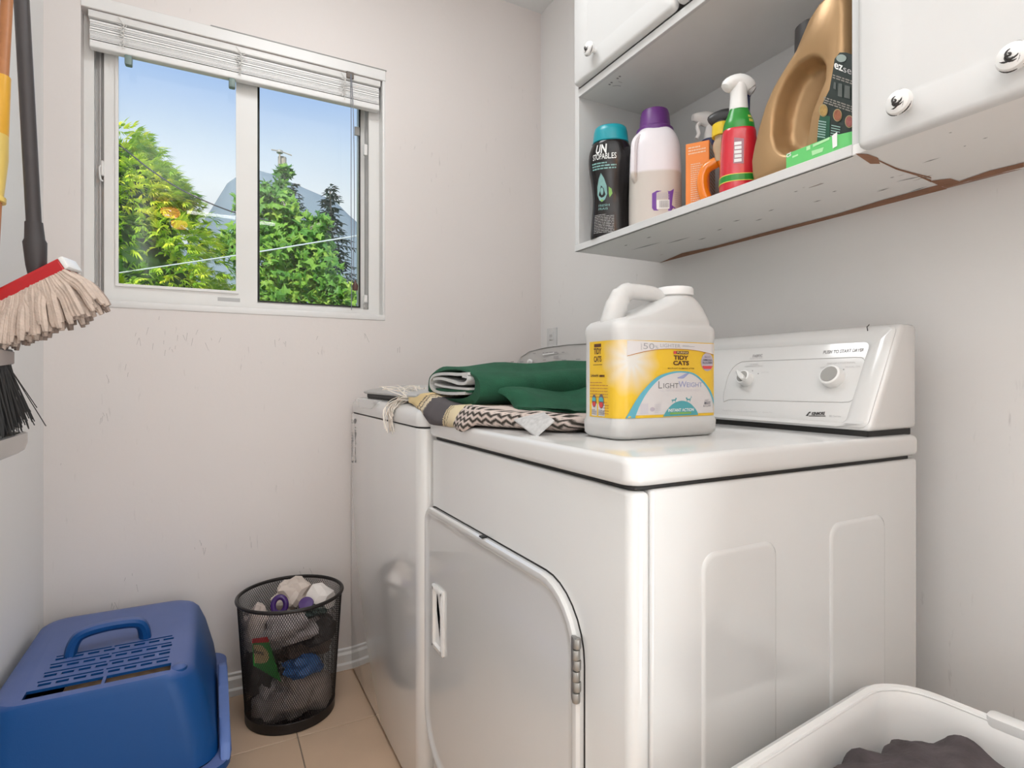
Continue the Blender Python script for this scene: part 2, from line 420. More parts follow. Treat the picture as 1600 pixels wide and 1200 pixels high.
# ---------------------------------------------------------------- window
b = B()
box(b, (HX0, YF-.004, HZ1), (HX1+.007, YF, 2.098)); bev(b, .0015, 1)
struct('trim_1', b, TRIM, 'flat white header board over the window blind')
b = B(); box(b, (.0, YF-.0035, 2.0985), (HX1+.010, YF, 2.1015)); struct('trim_2', b, GREYP, 'thin dark crack above the window header board')
wn = B()
fy0, fy1 = 2.045, 2.125
def wbox(x0, z0, x1, z1, ya=fy0, yb=fy1, w=.003): return bev(box(B(), (x0, ya, z0), (x1, yb, z1)), w, 2)
b = B()
box(b, (HX0, fy0, HZ0), (-.302, fy1, HZ1)); box(b, (.503, fy0, HZ0), (HX1, fy1, HZ1))
box(b, (-.302, fy0, HZ0), (.503, fy1, HZ0+.024)); box(b, (-.302, fy0, HZ1-.03), (.503, fy1, HZ1))
win = tag(obj('window_1', b, VINYL, None, False), 'white vinyl sliding window with two panes looking onto trees', None, None, 'structure')
obj('sill', bev(box(B(), (HX0, YF-.003, HZ0-.018), (HX1+.006, fy0, HZ0+.002)), .003, 2), TRIM, win)
obj('jamb', bev(box(B(), (HX1-.004, YF-.002, HZ0), (HX1+.006, fy0, HZ1)), .002, 2), TRIM, win)
obj('track', box(B(), (-.302, 2.070, HZ0+.02), (-.279, 2.12, HZ1-.03)), ALU, win, False)
obj('track', box(B(), (-.291, 2.06, HZ0+.02), (-.287, 2.085, HZ1-.03)), ALU, win, False)
def sash(x0, x1, z0, z1, ya, yb, sl, sr, sb, st):
    s = B(); box(s, (x0, ya, z0), (x0+sl, yb, z1)); box(s, (x1-sr, ya, z0), (x1, yb, z1))
    box(s, (x0+sl, ya, z0), (x1-sr, yb, z0+sb)); box(s, (x0+sl, ya, z1-st), (x1-sr, yb, z1)); return s
ls = obj('left_sash', sash(-.279, .137, HZ0+.02, HZ1-.03, 2.052, 2.088, .030, .058, .036, .03), VINYL, win, False)
obj('glazing_bead', sash(-.251, .081, HZ0+.052, HZ1-.058, 2.046, 2.053, .008, .008, .008, .008), VINYL, ls, False)
obj('pane', box(B(), (-.251, 2.068, HZ0+.05), (.081, 2.072, HZ1-.05)), GLASS, ls, False)
rs = obj('right_sash', sash(.115, .500, HZ0+.02, HZ1-.03, 2.090, 2.122, .026, .022, .018, .03), VINYL, win, False)
obj('gasket', sash(.1375, .483, HZ0+.034, HZ1-.055, 2.086, 2.092, .0085, .005, .005, .004), DARK, rs, False)
obj('pane', box(B(), (.141, 2.104, HZ0+.036), (.478, 2.108, HZ1-.05)), GLASS, rs, False)
obj('latch', bev(box(B(), (-.286, 2.045, 1.60), (-.279, 2.056, 1.645)), .002, 1), VINYL, ls)
tube_b = tube(B(), smooth_path([(-.281, 2.05, 1.63), (-.289, 2.047, 1.625), (-.287, 2.046, 1.59), (-.281, 2.048, 1.585)], 4), .0025, 6); obj('latch_lever', tube_b, VINYL, ls)
obj('maker_sticker', box(B(), (.020, 2.0512, 1.249), (.085, 2.052, 1.262)), INKL, ls, False)
obj('frame_clip', bev(box(B(), (.484, 2.036, 1.80), (.497, 2.047, 1.84)), .002, 1), VINYL, win)
obj('frame_clip', bev(box(B(), (.484, 2.036, 1.272), (.497, 2.047, 1.30)), .002, 1), VINYL, win)
obj('drain_slot', box(B(), (.484, 2.042, 1.249), (.496, 2.0455, 1.270)), GREYP, win, False)
obj('track_line', box(B(), (.4995, 2.042, HZ0+.03), (.5015, 2.0455, HZ1-.03)), GREYP, win, False)
obj('track_line', box(B(), (.488, 2.042, HZ0+.05), (.490, 2.0455, HZ1-.03)), GREYP, win, False)
obj('keeper', box(B(), (.462, 2.082, 1.885), (.479, 2.089, 1.915)), GREYP, rs, False)
# venetian blind
bl = thing('venetian_blind', 'white venetian blind pulled fully up at the top of the window', 'blind', (.11, 2.02, 1.955))
b = rbox((-.310, 2.002, 2.040), (.535, 2.034, 2.060), .002); obj('headrail', b, VINYL, bl)
SL = M('slat_white', (.86, .85, .83), .45, var=.03, scale=60)
sm = None; NS = 15
for i in range(NS):
    z = 1.9795+i*(2.036-1.9795)/NS
    if not sm:
        s = B()
        for k in range(6):
            pass
        L0 = [[Vector((x, 2.018+.0125*math.cos(a), z+.0022*math.sin(a)+(.0014 if sgn else -.0014))) for sgn, a in [(1, PI*(1-k/5)) for k in range(6)]+[(0, PI*k/5) for k in range(6)]] for x in (-.306, .530)]
        loft(s, L0); o = obj('slat', s, SL, bl, False); sm = o.data; z_first = z
    else:
        o = bpy.data.objects.new('slat', sm); COL.objects.link(o); o.parent = bl
        o.location = (random.uniform(-.001, .001), random.uniform(-.0015, .0015), z-z_first)
obj('bottom_rail', rbox((-.308, 2.004, 1.955), (.532, 2.032, 1.976), .004, 3), SL, bl)
for x in (-.23, .08, .405):
    t = B(); rr = random.Random(int(x*100)+50)
    for k in range(9):
        y = 1.999; z0 = 1.975+.06*rr.random(); dx = rr.uniform(-.02, .02)
        tube(t, smooth_path([(x+dx, y, z0+.012), (x+dx*.3+.008, y-.004, z0+.004), (x-dx*.4, y-.003, z0-.004), (x+dx*.6, y, z0-.012)], 3), .0009, 5)
    o = obj('ladder_cord', t, CORD, bl); o['kind'] = 'stuff'
    tube_b = tube(B(), [(x-.008, 1.999, 2.055), (x+.006, 1.997, 2.036), (x+.004, 1.999, 1.965)], .0011, 5); obj('cord', tube_b, CORD, bl)
for x in (-.215, .060):
    obj('rail_clip', rbox((x-.009, 2.006, 1.927), (x+.010, 2.028, 1.956), .004, 2), M('clip_green', (.20, .27, .25), .4), bl)
obj('cord_lock', rbox((.415, 1.996, 2.042), (.440, 2.004, 2.066), .002, 1), M('cord_lock_brown', (.17, .14, .12), .5), bl)
for dx, zb in ((0, 1.238), (.008, 1.33)):
    p = [(.428+dx*.3, 1.995, 2.055), (.430+dx, 1.994, 1.9), (.430+dx*1.4, 1.995, 1.6), (.432+dx*.8, 1.995, 1.40), (.431+dx*1.5, 1.994, zb)]
    obj('pull_cord', tube(B(), smooth_path(p, 5), .0013, 6), CORDD, bl)
obj('tassel', lathe(B(), [(.004, 0), (.0095, .002), (.0105, .018), (.004, .03), (.002, .036)], (.443, 1.990, 1.305), seg=12), M('tassel_brown', (.10, .045, .035), .5), bl)

# ================================================================== OUTSIDE
struct('ground', box(B(), (-40, 2.4, -1.1), (60, 90, -1.0)), GRASS, 'lawn outside the house, below the window')
def spray(bm, p, d, L, wdt, rnd, n=5):
    p = Vector(p); rv = bm.verts.new(p)
    d = Vector(d).normalized(); x, y, _ = frame_of(d)
    roll = rnd.uniform(-.9, .9); x2 = x*math.cos(roll)+y*math.sin(roll); p = Vector(p)
    for i in range(n):
        a = (i/(n-1)-.5)*1.7; l = L*(1-.45*abs(a)); dd = (d*math.cos(a)+x2*math.sin(a)); dd.z -= .25*abs(a); dd.normalize()
        q = p+dd*.0; side = dd.cross(y).normalized()*wdt
        m1 = q+dd*l*.5; m1.z += .02*L; e = q+dd*l; e.z -= .12*L
        v = [rv]+[bm.verts.new(k) for k in (m1+side, e, m1-side)]; bm.faces.new(v)
def cedar():
    r = random.Random(3); t = thing('cedar_tree', 'bushy golden green cedar filling the left window pane', 'tree', (-1.05, 9.2, -1))
    b = B(); cx, cy, z0, z1 = -1.15, 9.2, -.9, 4.25
    for i in range(820):
        f = r.random()**1.5; z = z0+(z1-z0)*f; ang = r.uniform(0, 2*PI)
        R = 2.85*(1-f)**.67*(1+.14*noise.noise(Vector((math.cos(ang)*2, math.sin(ang)*2, z*1.9))))+.02
        rad = R*r.uniform(.72, 1.0); cl = Vector((cx+rad*math.cos(ang), cy+rad*math.sin(ang), z)); cr_ = r.uniform(.16, .34)
        for k in range(22):
            d = Vector((r.gauss(0, 1), r.gauss(0, 1), r.gauss(0, .8))).normalized(); out = Vector((math.cos(ang), math.sin(ang), .1))
            if d.dot(out) < -.3: d = -d
            spray(b, cl+d*cr_*r.uniform(.45, 1), d*.7+out*.6+Vector((0, 0, r.uniform(-.5, .35))), r.uniform(.10, .21), r.uniform(.008, .015), r, 7)
    o = obj('foliage', b, CEDAR, t, False); o['kind'] = 'stuff'
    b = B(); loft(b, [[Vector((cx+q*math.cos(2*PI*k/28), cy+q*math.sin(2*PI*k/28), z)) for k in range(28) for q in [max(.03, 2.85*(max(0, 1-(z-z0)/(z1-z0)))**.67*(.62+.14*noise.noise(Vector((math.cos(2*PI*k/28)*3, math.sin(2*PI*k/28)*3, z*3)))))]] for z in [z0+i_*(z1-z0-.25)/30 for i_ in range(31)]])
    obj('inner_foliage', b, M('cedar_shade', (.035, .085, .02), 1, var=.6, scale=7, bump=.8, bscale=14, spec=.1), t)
    obj('trunk', tube(B(), [(cx, cy, -1), (cx, cy, 1.5), (cx+.02, cy, 3.6)], [.16, .11, .03], 8), BARK, t)
cedar()
LEAF = [(0, 0), (.22, .08), (.5, -.02), (.36, .22), (.52, .45), (.24, .45), (0, 1.0), (-.24, .45), (-.52, .45), (-.36, .22), (-.5, -.02), (-.22, .08)]
def maple_leaf(bm, p, r, size):
    n = Vector((r.uniform(-.8, .8), r.uniform(-1.0, .2), r.uniform(-.1, 1))).normalized(); x, y, _ = frame_of(n)
    a = r.uniform(0, 2*PI); X = x*math.cos(a)+y*math.sin(a); Y = y*math.cos(a)-x*math.sin(a); p = Vector(p)
    vs = [bm.verts.new(p+X*(u*size)+Y*(v*size)+n*(-.25*size*abs(u))) for u, v in LEAF]
    c = bm.verts.new(p+Y*(size*.35)+n*(size*.05))
    for i in range(len(vs)): bm.faces.new((c, vs[i], vs[(i+1) % len(vs)]))
def maple():
    r = random.Random(11); t = thing('maple_tree', 'broad leaved bright green tree in the right window pane', 'tree', (1.75, 11.5, -1))
    b = B()
    blobs = [(430,300,.28),(412,300,.20),(440,330,.32),(455,352,.38),(425,385,.55),(465,385,.5),(482,372,.25),(498,350,.22),(500,385,.3),(415,430,.5),(425,455,.6),(470,425,.45),(495,430,.5),(508,452,.40),(528,456,.26),(538,462,.26),(505,465,.55),(460,470,.5),(365,375,.22),(352,384,.16),(378,400,.2),(385,360,.3),(390,320,.3),(444,268,.12),(408,340,.35)]
    for u, v, R in blobs:
        c = onY(u, v, 11.5+r.uniform(-.4, .4))
        for i in range(int(620*R*R)+60):
            d = Vector((r.gauss(0, 1), r.gauss(0, 1), r.gauss(0, 1))).normalized()*R*r.random()**.45
            maple_leaf(b, c+d, r, r.uniform(.12, .21))
    o = obj('foliage', b, MAPLE, t, False); o['kind'] = 'stuff'
    base = Vector((1.75, 11.5, -1))
    k = B(); tube(k, smooth_path([base, onY(452, 470, 11.5), onY(446, 410, 11.5), onY(440, 320, 11.5)], 5), [.13-.006*i for i in range(16)], 8); obj('trunk', k, BARK, t)
    k = B(); tube(k, smooth_path([onY(452, 480, 11.5), onY(434, 420, 11.4), onY(415, 370, 11.5)], 5), .05, 7); obj('branch', k, BARK, t)
    k = B(); tube(k, smooth_path([onY(452, 480, 11.5), onY(458, 415, 11.6), onY(470, 370, 11.5), onY(500, 350, 11.5)], 5), .035, 7); obj('branch', k, BARK, t)
maple()
def fir(px, vtop, Y, H, rad, seed, label):
    r = random.Random(seed); top = onY(px, vtop, Y); t = thing('fir_tree', label, 'tree', (top.x, Y, -1))
    b = B()
    lev = int(H/.26)
    for i in range(lev):
        z = top.z-.05-i*.26; f = (i+1)/lev
        R = rad*min(1, f*1.15)*r.uniform(.55, 1.15)
        for k in range(11):
            a = r.uniform(0, 2*PI); Lb = R*r.uniform(.6, 1.1)
            for q in range(int(Lb/.16)+1):
                s = (q+.5)*.16
                spray(b, (top.x+math.cos(a)*s, Y+math.sin(a)*s, z-.28*s+.12*s*s/max(R, .3)+r.uniform(-.05, .05)), (math.cos(a), math.sin(a), r.uniform(-.35, .3)), .34, .055, r, 3)
    o = obj('foliage', b, FIR, t, False); o['kind'] = 'stuff'
    obj('trunk', tube(B(), [(top.x, Y, -1), (top.x, Y, top.z-.2)], [.3, .03], 7), BARK, t)
fir(516, 291, 24, 9.0, 2.5, 5, 'tall dark conifer at the right edge of the window view')
fir(458, 286, 32, 7.5, 2.5, 8, 'thin dark conifer rising behind the bright green leaves')
pl = thing('utility_pole', 'weathered wooden utility pole with a thin mast above the green tree', 'pole', (onY(441, 400, 20).x, 20, -1))
pt = onY(441, 246, 20); lathe_b = lathe(B(), [(.16, -1), (.13, pt.z)], (pt.x, 20, 0), seg=12); obj('post', lathe_b, POLEM, pl)
a = onY(437, 238, 19.8); obj('mast', tube(B(), [(a.x, 19.8, pt.z-2), (a.x, 19.8, a.z)], .03, 6), POLEM, pl)
obj('insulator', lathe(B(), [(.03, -.06), (.10, -.02), (.10, .05), (.03, .08)], a, seg=10), GREYP, pl)
obj('cross_arm', tube(B(), [onY(424, 234, 19.8), onY(437, 236, 19.8), onY(456, 243, 19.8)], .02, 5), POLEM, pl)
def wire(name, label, pts, Ys, r, mat):
    p = [onY(u, v, Y) for (u, v), Y in zip(pts, Ys)]
    tag(obj(name, tube(B(), smooth_path(p, 6), r, 5), mat), label, 'wire')
wire('power_line', 'dark power line slanting down across the left pane', [(120, 190), (182, 224), (236, 266), (290, 300), (360, 330), (420, 345)], [8, 8, 8, 8, 8, 8], .009, M('wire_dark', (.05, .05, .06), .6))
wire('clothes_line', 'pale rope line sloping up to the right across both panes', [(100, 440), (182, 427), (370, 399), (480, 381), (560, 368), (640, 352)], [8.2, 7.9, 6.5, 6, 5.6, 5.2], .007, M('wire_pale', (.66, .70, .74), .6))
wire('phone_cable', 'short dark cable low in front of the far hill', [(300, 392), (340, 393), (380, 395), (441, 398)], [14, 16, 18, 20], .012, M('wire_cable', (.10, .12, .15), .6))
b = B(); NX = 80; rows = []
def ridge(X):
    f = (X+60)/150
    h = 12+17*math.exp(-((X-5)/(7.5 if X < 5 else 22))**2)
    return h+1.0*noise.noise(Vector((X*.25, 0, 3)))+.5*noise.noise(Vector((X*1.1, 0, 7)))
for j in range(7):
    rows.append([Vector((-60+150*i/NX, 60+j*4-2*noise.noise(Vector((i*.2, j, 0))), -1+(ridge(-60+150*i/NX)+1)*math.sin(j/6*PI/2))) for i in range(NX+1)])
loft(b, rows, False, False, False)
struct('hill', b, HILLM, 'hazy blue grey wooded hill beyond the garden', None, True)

# ================================================================== WASHER
WX, WY0, WY1 = .428, 1.262, 1.994
ws = thing('washing_machine', 'white top loading washing machine standing under the window end of the wall', 'washer', (.76, 1.62, 0))
o0 = rrect(WX, WY0, 1.10, WY1, [.03, .006, .006, .016], 6)
def slab(pts, z0, z1, r=.004, n=3):
    c = (sum(p[0] for p in pts)/len(pts), sum(p[1] for p in pts)/len(pts)); bm = B()
    def ins(d): return [(x-d*(1 if x > c[0] else -1), y-d*(1 if y > c[1] else -1)) for x, y in pts]
    lv = [(r*(1-math.sin(k/n*PI/2)), z0+r*(1-math.cos(k/n*PI/2))) for k in range(n+1)][::1]
    rings = []
    for k in range(n+1): a = k/n*PI/2; rings.append((r*(1-math.sin(a)), z0+r*(1-math.cos(a))))
    for k in range(n+1): a = k/n*PI/2; rings.append((r*(1-math.cos(a)), z1-r*(1-math.sin(a))))
    loft(bm, [[Vector((x, y, z)) for x, y in ins(d)] for d, z in rings]); return bm
obj('cabinet', slab(o0, .012, .883, .004), ENAMEL3, ws)
obj('toe_kick', slab(rrect(WX+.03, WY0+.02, 1.09, WY1-.02, .01), 0, .012, .002), BLACKP, ws)
obj('seam', slab(rrect(WX+.006, WY0+.004, 1.09, WY1-.004, .02), .883, .887, .001), DARK, ws)
b = B()
deck = [(0, .887), (-.001, .900), (.002, .918), (.012, .930), (.03, .936)]
loft(b, [[Vector((x, y, z)) for x, y in rrect(WX+d, WY0+d*.5, 1.10, WY1-d*.5, [.03, .006, .006, .03], 6)] for d, z in deck])
dk = obj('top_deck', b, ENAMEL, ws)
b = prism(B(), [(1.60, .934), (1.62, .912), (1.66, .907), (1.78, .907), (1.80, .913), (1.83, .934)], lambda y, z, h: Vector((h, y+.07, z)), WX-.0015, WX+.03)
obj('finger_notch', b, PLASTW, dk)
b = slab(rrect(.462, 1.345, .975, 1.925, .03, 5), .9365, .950, .003); obj('lid_gap', b, DARK, ws)  # black slab stands in for the shade in the gap under the lid
b = B(); rings = []
for k, (d, z) in enumerate([(.004, .950), (0, .953), (0, .957), (.012, .963), (.045, .971), (.10, .978), (.17, .981)]):
    rings.append([Vector((x, y, z)) for x, y in rrect(.452+d, 1.335+d, .985-d, 1.935-d, .035, 5)])
loft(b, rings); lid = obj('lid', b, SILVER, ws)
b = tube(B(), smooth_path([(.456, 1.36, .9545), (.50, 1.338, .963), (.60, 1.332, .975), (.75, 1.332, .977), (.97, 1.34, .962)], 5), .006, 8); obj('lid_edge_band', b, M('lid_band', (.36, .35, .34), .35, metal=.5), lid)
cyl = [(.0, 0), (.0, 0)]
def console(x0, z0, x1, z1, xb, ya, yb, cut):
    """sloped control panel; the ends are raked by cut"""
    bm = B()
    lo = [(x0, ya, z0), (x0, yb, z0), (xb, yb, z0), (xb, ya, z0)]
    hi = [(x1, ya+cut[0], z1), (x1, yb-cut[1], z1), (xb, yb-cut[1], z1), (xb, ya+cut[0], z1)]
    loft(bm, [[Vector(p) for p in lo], [Vector(p) for p in hi]]); return bm
b = B()
pan = rrect(1.30, 0, 1.95, 1, .0)
outl = [(1.282, .937), (1.290, 1.05), (1.31, 1.085), (1.36, 1.105), (1.47, 1.114), (1.62, 1.117), (1.76, 1.114), (1.87, 1.105), (1.925, 1.085), (1.945, 1.05), (1.965, .937)]
def wcx(z): return 1.005+(z-.937)*.38
loft(b, [[Vector((wcx(z)+dx, 1.6235+(y-1.6235)*s, .937+(z-.937)*s)) for y, z in outl] for dx, s in ((.004, .985), (0, .993), (.004, 1.0))]+[[Vector((1.098, y, z)) for y, z in outl]])
con = obj('console', b, SILVER, ws, angle=28)
N1 = Vector((-1, 0, .38)).normalized(); P1 = Vector((wcx(.937), 1.6, .937))-Vector((.0012, 0, 0))+N1*0
def wmap(u, v): return onP(u, v, P1, N1)+N1*.0006
pr = Print()
for u, v, wd in ((833, 552, 4), (798, 565, 5), (812, 565, 6), (848, 562, 5), (852, 550.5, 5), (858, 550, 6), (866, 550, 5), (870, 551.5, 3), (878, 550, 4), (865, 557, 8), (865, 559, 8), (878, 562, 7), (900, 561, 7), (853, 566, 6), (848, 551, 3)):
    pr.poly([(u, v), (u+wd, v-.3), (u+wd, v+1.0), (u, v+1.2)])
pr.build('panel_lettering', INKG, con, wmap)
pr = Print(); pr.poly([(848, 553.5), (866, 551), (866, 552.4), (848, 555)]); pr.build('silver_badge', WHITEI, con, wmap)
kp = onP(830, 566, P1, N1)
obj('dial', lathe(B(), [(.009, 0), (.009, .010), (.007, .014)], kp, N1, 20), PLASTW, con)
pr = Print(); rr = random.Random(4)
for v in range(655, 722, 4):
    for u in (549, 554):
        if rr.random() < .8:
            hh = rr.uniform(1.2, 3.6); pr.poly([(u+rr.uniform(-.4, .4), v), (u+rr.uniform(1.4, 2.6), v+.6), (u+rr.uniform(1.4, 2.6), v+hh+.6), (u, v+hh)])
pr.disc(554.5, 658, 2.2, 4, 10)
pr.build('feature_sticker', INKG, ws, lambda u, v: onX(u, v, WX-.0006) if onX(u, v, WX).y < WY1-.017 else Vector((WX-.0006, WY1-.017, onX(u, v, WX).z)))

# ================================================================== DRYER
DX, DY0, DY1 = .455, .540, 1.255
dr = thing('clothes_dryer', 'white clothes dryer with hinged front door carrying the litter jug', 'dryer', (.77, .90, 0))
obj('front_panel', slab(rrect(DX, DY0, .4805, DY1, [.018, .004, .004, .012], 5), .012, .860, .006), ENAMEL2, dr)
cb = obj('cabinet', slab(rrect(.4835, DY0+.0012, 1.09, DY1, [.006, .004, .004, .006], 3), .012, .861, .005), ENAMEL2, dr)
obj('toe_kick', slab(rrect(DX+.03, DY0+.02, 1.08, DY1-.02, .01), 0, .012, .002), BLACKP, dr)
obj('seam', slab(rrect(DX+.007, DY0+.007, 1.08, DY1-.006, .01), .8605, .8665, .001), DARK, dr)
tp = obj('top_panel', slab(rrect(DX-.006, DY0-.004, 1.085, DY1+.003, [.022, .008, .008, .015], 6), .8665, .903, .009, 4), ENAMEL, dr)
def sidep(x0, x1, z1):
    bm = B(); pts = rrect(x0, .10, x1, z1, [.02, .02, .022, .022], 6)
    c = ((x0+x1)/2, (.1+z1)/2)
    loft(bm, [[Vector((c[0]+(x-c[0])*(1+s), DY0+.0012+dy, c[1]+(z-c[1])*(1+s*.25))) for x, z in pts] for s, dy in ((.05, .0002), (.04, -.0012), (.0, -.0030), (-.03, -.0032))], False, True); return bm
obj('embossed_panel', sidep(.574, .714, .765), ENAMEL2, cb); obj('embossed_panel', sidep(.846, .986, .772), ENAMEL2, cb)
# door
dpts = rrect(.642, .13, 1.272, .706, [.10, .12, .045, .10], 8)
def inset(pts, d):
    n = len(pts); out = []
    for i in range(n):
        a = Vector(pts[i-1]+(0,)) if False else Vector((*pts[i-1], 0)); c = Vector((*pts[(i+1) % n], 0)); t = (c-a).normalized()
        out.append((pts[i][0]-t.y*d, pts[i][1]+t.x*d))
    return out
b = B(); loft(b, [[Vector((DX+dx, y, z)) for y, z in inset(dpts, d)] for d, dx in ((-.0016, .004), (-.0016, -.0004), (0, -.0010))]); obj('door_gap', b, DARK, dr)
b = B(); loft(b, [[Vector((DX+dx, y, z)) for y, z in inset(dpts, d)] for d, dx in ((.001, -.0005), (.0, -.008), (.003, -.0125), (.010, -.0135), (.015, -.011), (.019, -.0085), (.03, -.008))]); door = obj('door', b, ENAMEL2, dr)
hp = rrect(1.150, .395, 1.218, .538, .006, 3)
b = B(); loft(b, [[Vector((DX+dx, y, z)) for y, z in inset(hp, d)] for d, dx in ((0, -.0078), (.0, -.0125), (.004, -.0145), (.011, -.0145), (.013, -.0085), (.02, -.0081))]); obj('door_handle', b, PLASTW, door)
hg = obj('hinge_plate', rbox((DX-.015, .640, .556), (DX-.0085, .654, .645), .001, 1), STEEL, door)
for k in range(6):
    z = .5565+k*.0147
    obj('knuckle', lathe(B(), [(.0052, .0006), (.0058, .002), (.0058, .0128), (.0052, .0141)], (DX-.0135+(.0015 if k % 2 else 0), .643, z), seg=12), STEEL, door)
b = box(B(), (DX-.0148, .945, .7062), (DX-.004, .958, .7085)); obj('strike_mark', b, DARK, door)
# console
C0, C1 = Vector((.957, 0, .912)), Vector((1.052, 0, 1.096))
cs_dir = (C1-C0).normalized(); CN = Vector((-cs_dir.z, 0, cs_dir.x))
b = console(.957, .912, 1.052, 1.096, 1.098, .545, 1.232, (0, 0)); bev(b, .009, 3)
con = obj('console', b, ENAMEL, dr)
obj('console_gap', box(B(), (.962, .552, .902), (1.09, 1.225, .9125)), DARK, dr, False)
def cm(u, v): return onP(u, v, C0, CN)
def cmo(off): return lambda u, v: onP(u, v, C0, CN)+CN*off
# frame border on the face: raised rim along the near end and the top
def fpt(y, s, h=0): return C0+cs_dir*s+CN*h+Vector((0, y, 0))
LEN = (C1-C0).length
b = B()
outer = rrect(.552, .006, 1.226, LEN-.004, .012, 4); inner = rrect(.590, .012, 1.20, LEN-.034, .012, 4)
loft(b, [[fpt(y, s, h) for y, s in p] for p, h in ((outer, -.004), (outer, .001), (inset(outer, .005), .0045), (inset(inner, -.008), .0045), (inner, .0003))], False, False)
obj('face_border', b, ENAMEL, con)
def cring(cx, cy, wd):
    pass
rimp = [(1131, 628), (1130, 618), (1138, 586), (1148, 571), (1160, 565), (1250, 561.5), (1345, 558), (1352, 560), (1353, 567), (1344, 610), (1338, 622), (1325, 629), (1240, 627), (1140, 624)]
rim3 = [tuple(cm(u, v)) for u, v in rimp]
ringtube(bb := B(), resample([Vector(p)+CN*.0004 for p in rim3], 60), .0007, 5); obj('panel_outline', bb, INKL, con)
pr = Print()
def ptext(p, s, u0, v0, u1, v1, h, **k):
    v, f = text2d(s, **k); n0 = len(p.v)
    p.v += [(u0+a*(u1-u0), v0+(v1-v0)*a-b_*h) for a, b_ in v]; p.f += [tuple(i+n0 for i in q) for q in f]
ptext(pr, 'FABRIC', 1176, 558.6, 1192, 557.6, 4.2, shear=.25, bold=.02)
ptext(pr, 'PUSH TO START DRYER', 1286, 553.3, 1350, 549.3, 5.2, shear=.3, bold=.02)
pr.build('console_lettering', INKG, con, cmo(.0006))
pr = Print()
ptext(pr, 'SOFTENER', 1172, 561.5, 1192, 560.4, 2.2); ptext(pr, 'NORMAL', 1172, 570.5, 1185, 570, 2)
ptext(pr, 'PERMANENT PRESS', 1164, 574, 1192, 573, 2.2); ptext(pr, 'COTTON', 1190, 583.5, 1201, 583, 2.4); ptext(pr, 'OFF', 1148, 584, 1154, 583.6, 2.2)
ptext(pr, 'END OF CYCLE SIGNAL', 1293, 569.5, 1337, 567.5, 2.6); ptext(pr, 'SIGNAL OFF', 1282, 576, 1303, 575, 2.4); ptext(pr, 'SIGNAL ON', 1321, 575, 1344, 574, 2.6)
ptext(pr, 'Heavy Duty', 1129, 642.5, 1144, 643, 2.4); ptext(pr, 'Extra Large Capacity', 1152, 644, 1183, 645, 2.4); ptext(pr, 'Quiet Pak', 1192, 645.5, 1207, 646, 2.4); ptext(pr, '80 Series', 1296, 651.5, 1314, 652, 3)
pr.build('fine_lettering', INKL, con, cmo(.0006))
pr = Print(); ptext(pr, 'KENMORE', 1268, 649.0, 1289.5, 648.6, 5, shear=.35, bold=.05); pr.poly([(1259, 650), (1264.5, 643.6), (1267.5, 643.6), (1266, 646), (1264.3, 646), (1262.8, 650)]); pr.rect(1264, 649.6, 1290, 650.8); pr.build('brand_badge', INK, con, cmo(.0006))
pr = Print(); pr.disc(1151, 580.5, 1.2, 1.2, 8); pr.disc(1176, 579.5, 1, 1, 8); pr.disc(1185, 584, 1, 1, 8); pr.disc(1318.5, 577.5, 1.2, 1.2, 8); pr.build('setting_dots', INKG, con, cmo(.0006))
def knob(u, v, r, pointer):
    c = cm(u, v); k = obj('knob', lathe(B(), [(r, 0), (r, .012), (r*.96, .017), (r*.80, .0185)], c, CN, 32), PLASTW, con)
    obj('knob_face', lathe(B(), [(r*.80, .0183), (r*.76, .0192)], c, CN, 32), GREYP, k)
    if pointer:
        d = (cm(u-7, v-10)-c).normalized(); s = CN.cross(d)
        bb = B(); loft(bb, [[c+CN*h+d*(a*r*1.02)+s*(w_*r) for a, w_ in ((-1, -.22), (-.2, -.34), (1, -.12), (1, .12), (-.2, .34), (-1, .22))] for h in (.017, .028)]); bev(bb, .0015, 1)
        obj('pointer_grip', bb, PLASTW, k)
knob(1167.5, 594, .0155, True); knob(1303.5, 591.5, .0195, False)
obj('chip_mark', tube(B(), [cm(1358, 519)+CN*.005, cm(1357, 513)+CN*.0052, cm(1360, 509)+CN*.004], .0008, 5), DARK, con)
# outlet on the wall above the washer
ot = thing('power_outlet', 'white wall outlet above the washing machine control panel', 'outlet', (XR, 1.911, 1.085))
obj('cover_plate', rbox((XR-.006, 1.876, 1.085), (XR, 1.946, 1.201), .002, 2), CABW, ot)
for z in (1.118, 1.168):
    r_ = obj('socket', slab(rrect(XR-.0085, 1.895, XR-.006, 1.927, .001), z-.015, z+.015, .001), CABW, ot)
    for y in (1.904, 1.916): obj('slot', box(B(), (XR-.0088, y, z-.004), (XR-.0084, y+.002, z+.007)), DARK, r_, False)

# ================================================================== WALL CABINET
FX = .892
cbn = thing('wall_cabinet', 'white painted wall cabinet with open niche and patterned knobs above the dryer', 'cabinet', (1.05, .6, 1.351))
def chipmat():
    m = M('chipped_paint', (.70, .69, .66), .4, var=0); n, L, p = nodes(m); v, s = coords(m)
    a = noi(m, scaled(m, v, (30, 3, 30)), 1, 5, .65); b2 = noi(m, v, 9, 3)
    # object x runs from the door side to the wall: bare wood shows along the wall edge
    ex = mth(m, 'MULTIPLY', mth(m, 'SUBTRACT', s[0], .112), 22, clamp=True)
    k = mth(m, 'GREATER_THAN', mth(m, 'ADD', b2, mth(m, 'MULTIPLY', ex, .45)), .86)
    k2 = mth(m, 'GREATER_THAN', mth(m, 'MULTIPLY', a, mth(m, 'ADD', b2, .35)), .625)
    c1 = mixc(m, k2, (.90, .88, .86), (.38, .31, .28)); c2 = mixc(m, k, c1, (.36, .19, .12))
    L.new(c2, p.inputs['Base Color']); return m
CHIP = chipmat()
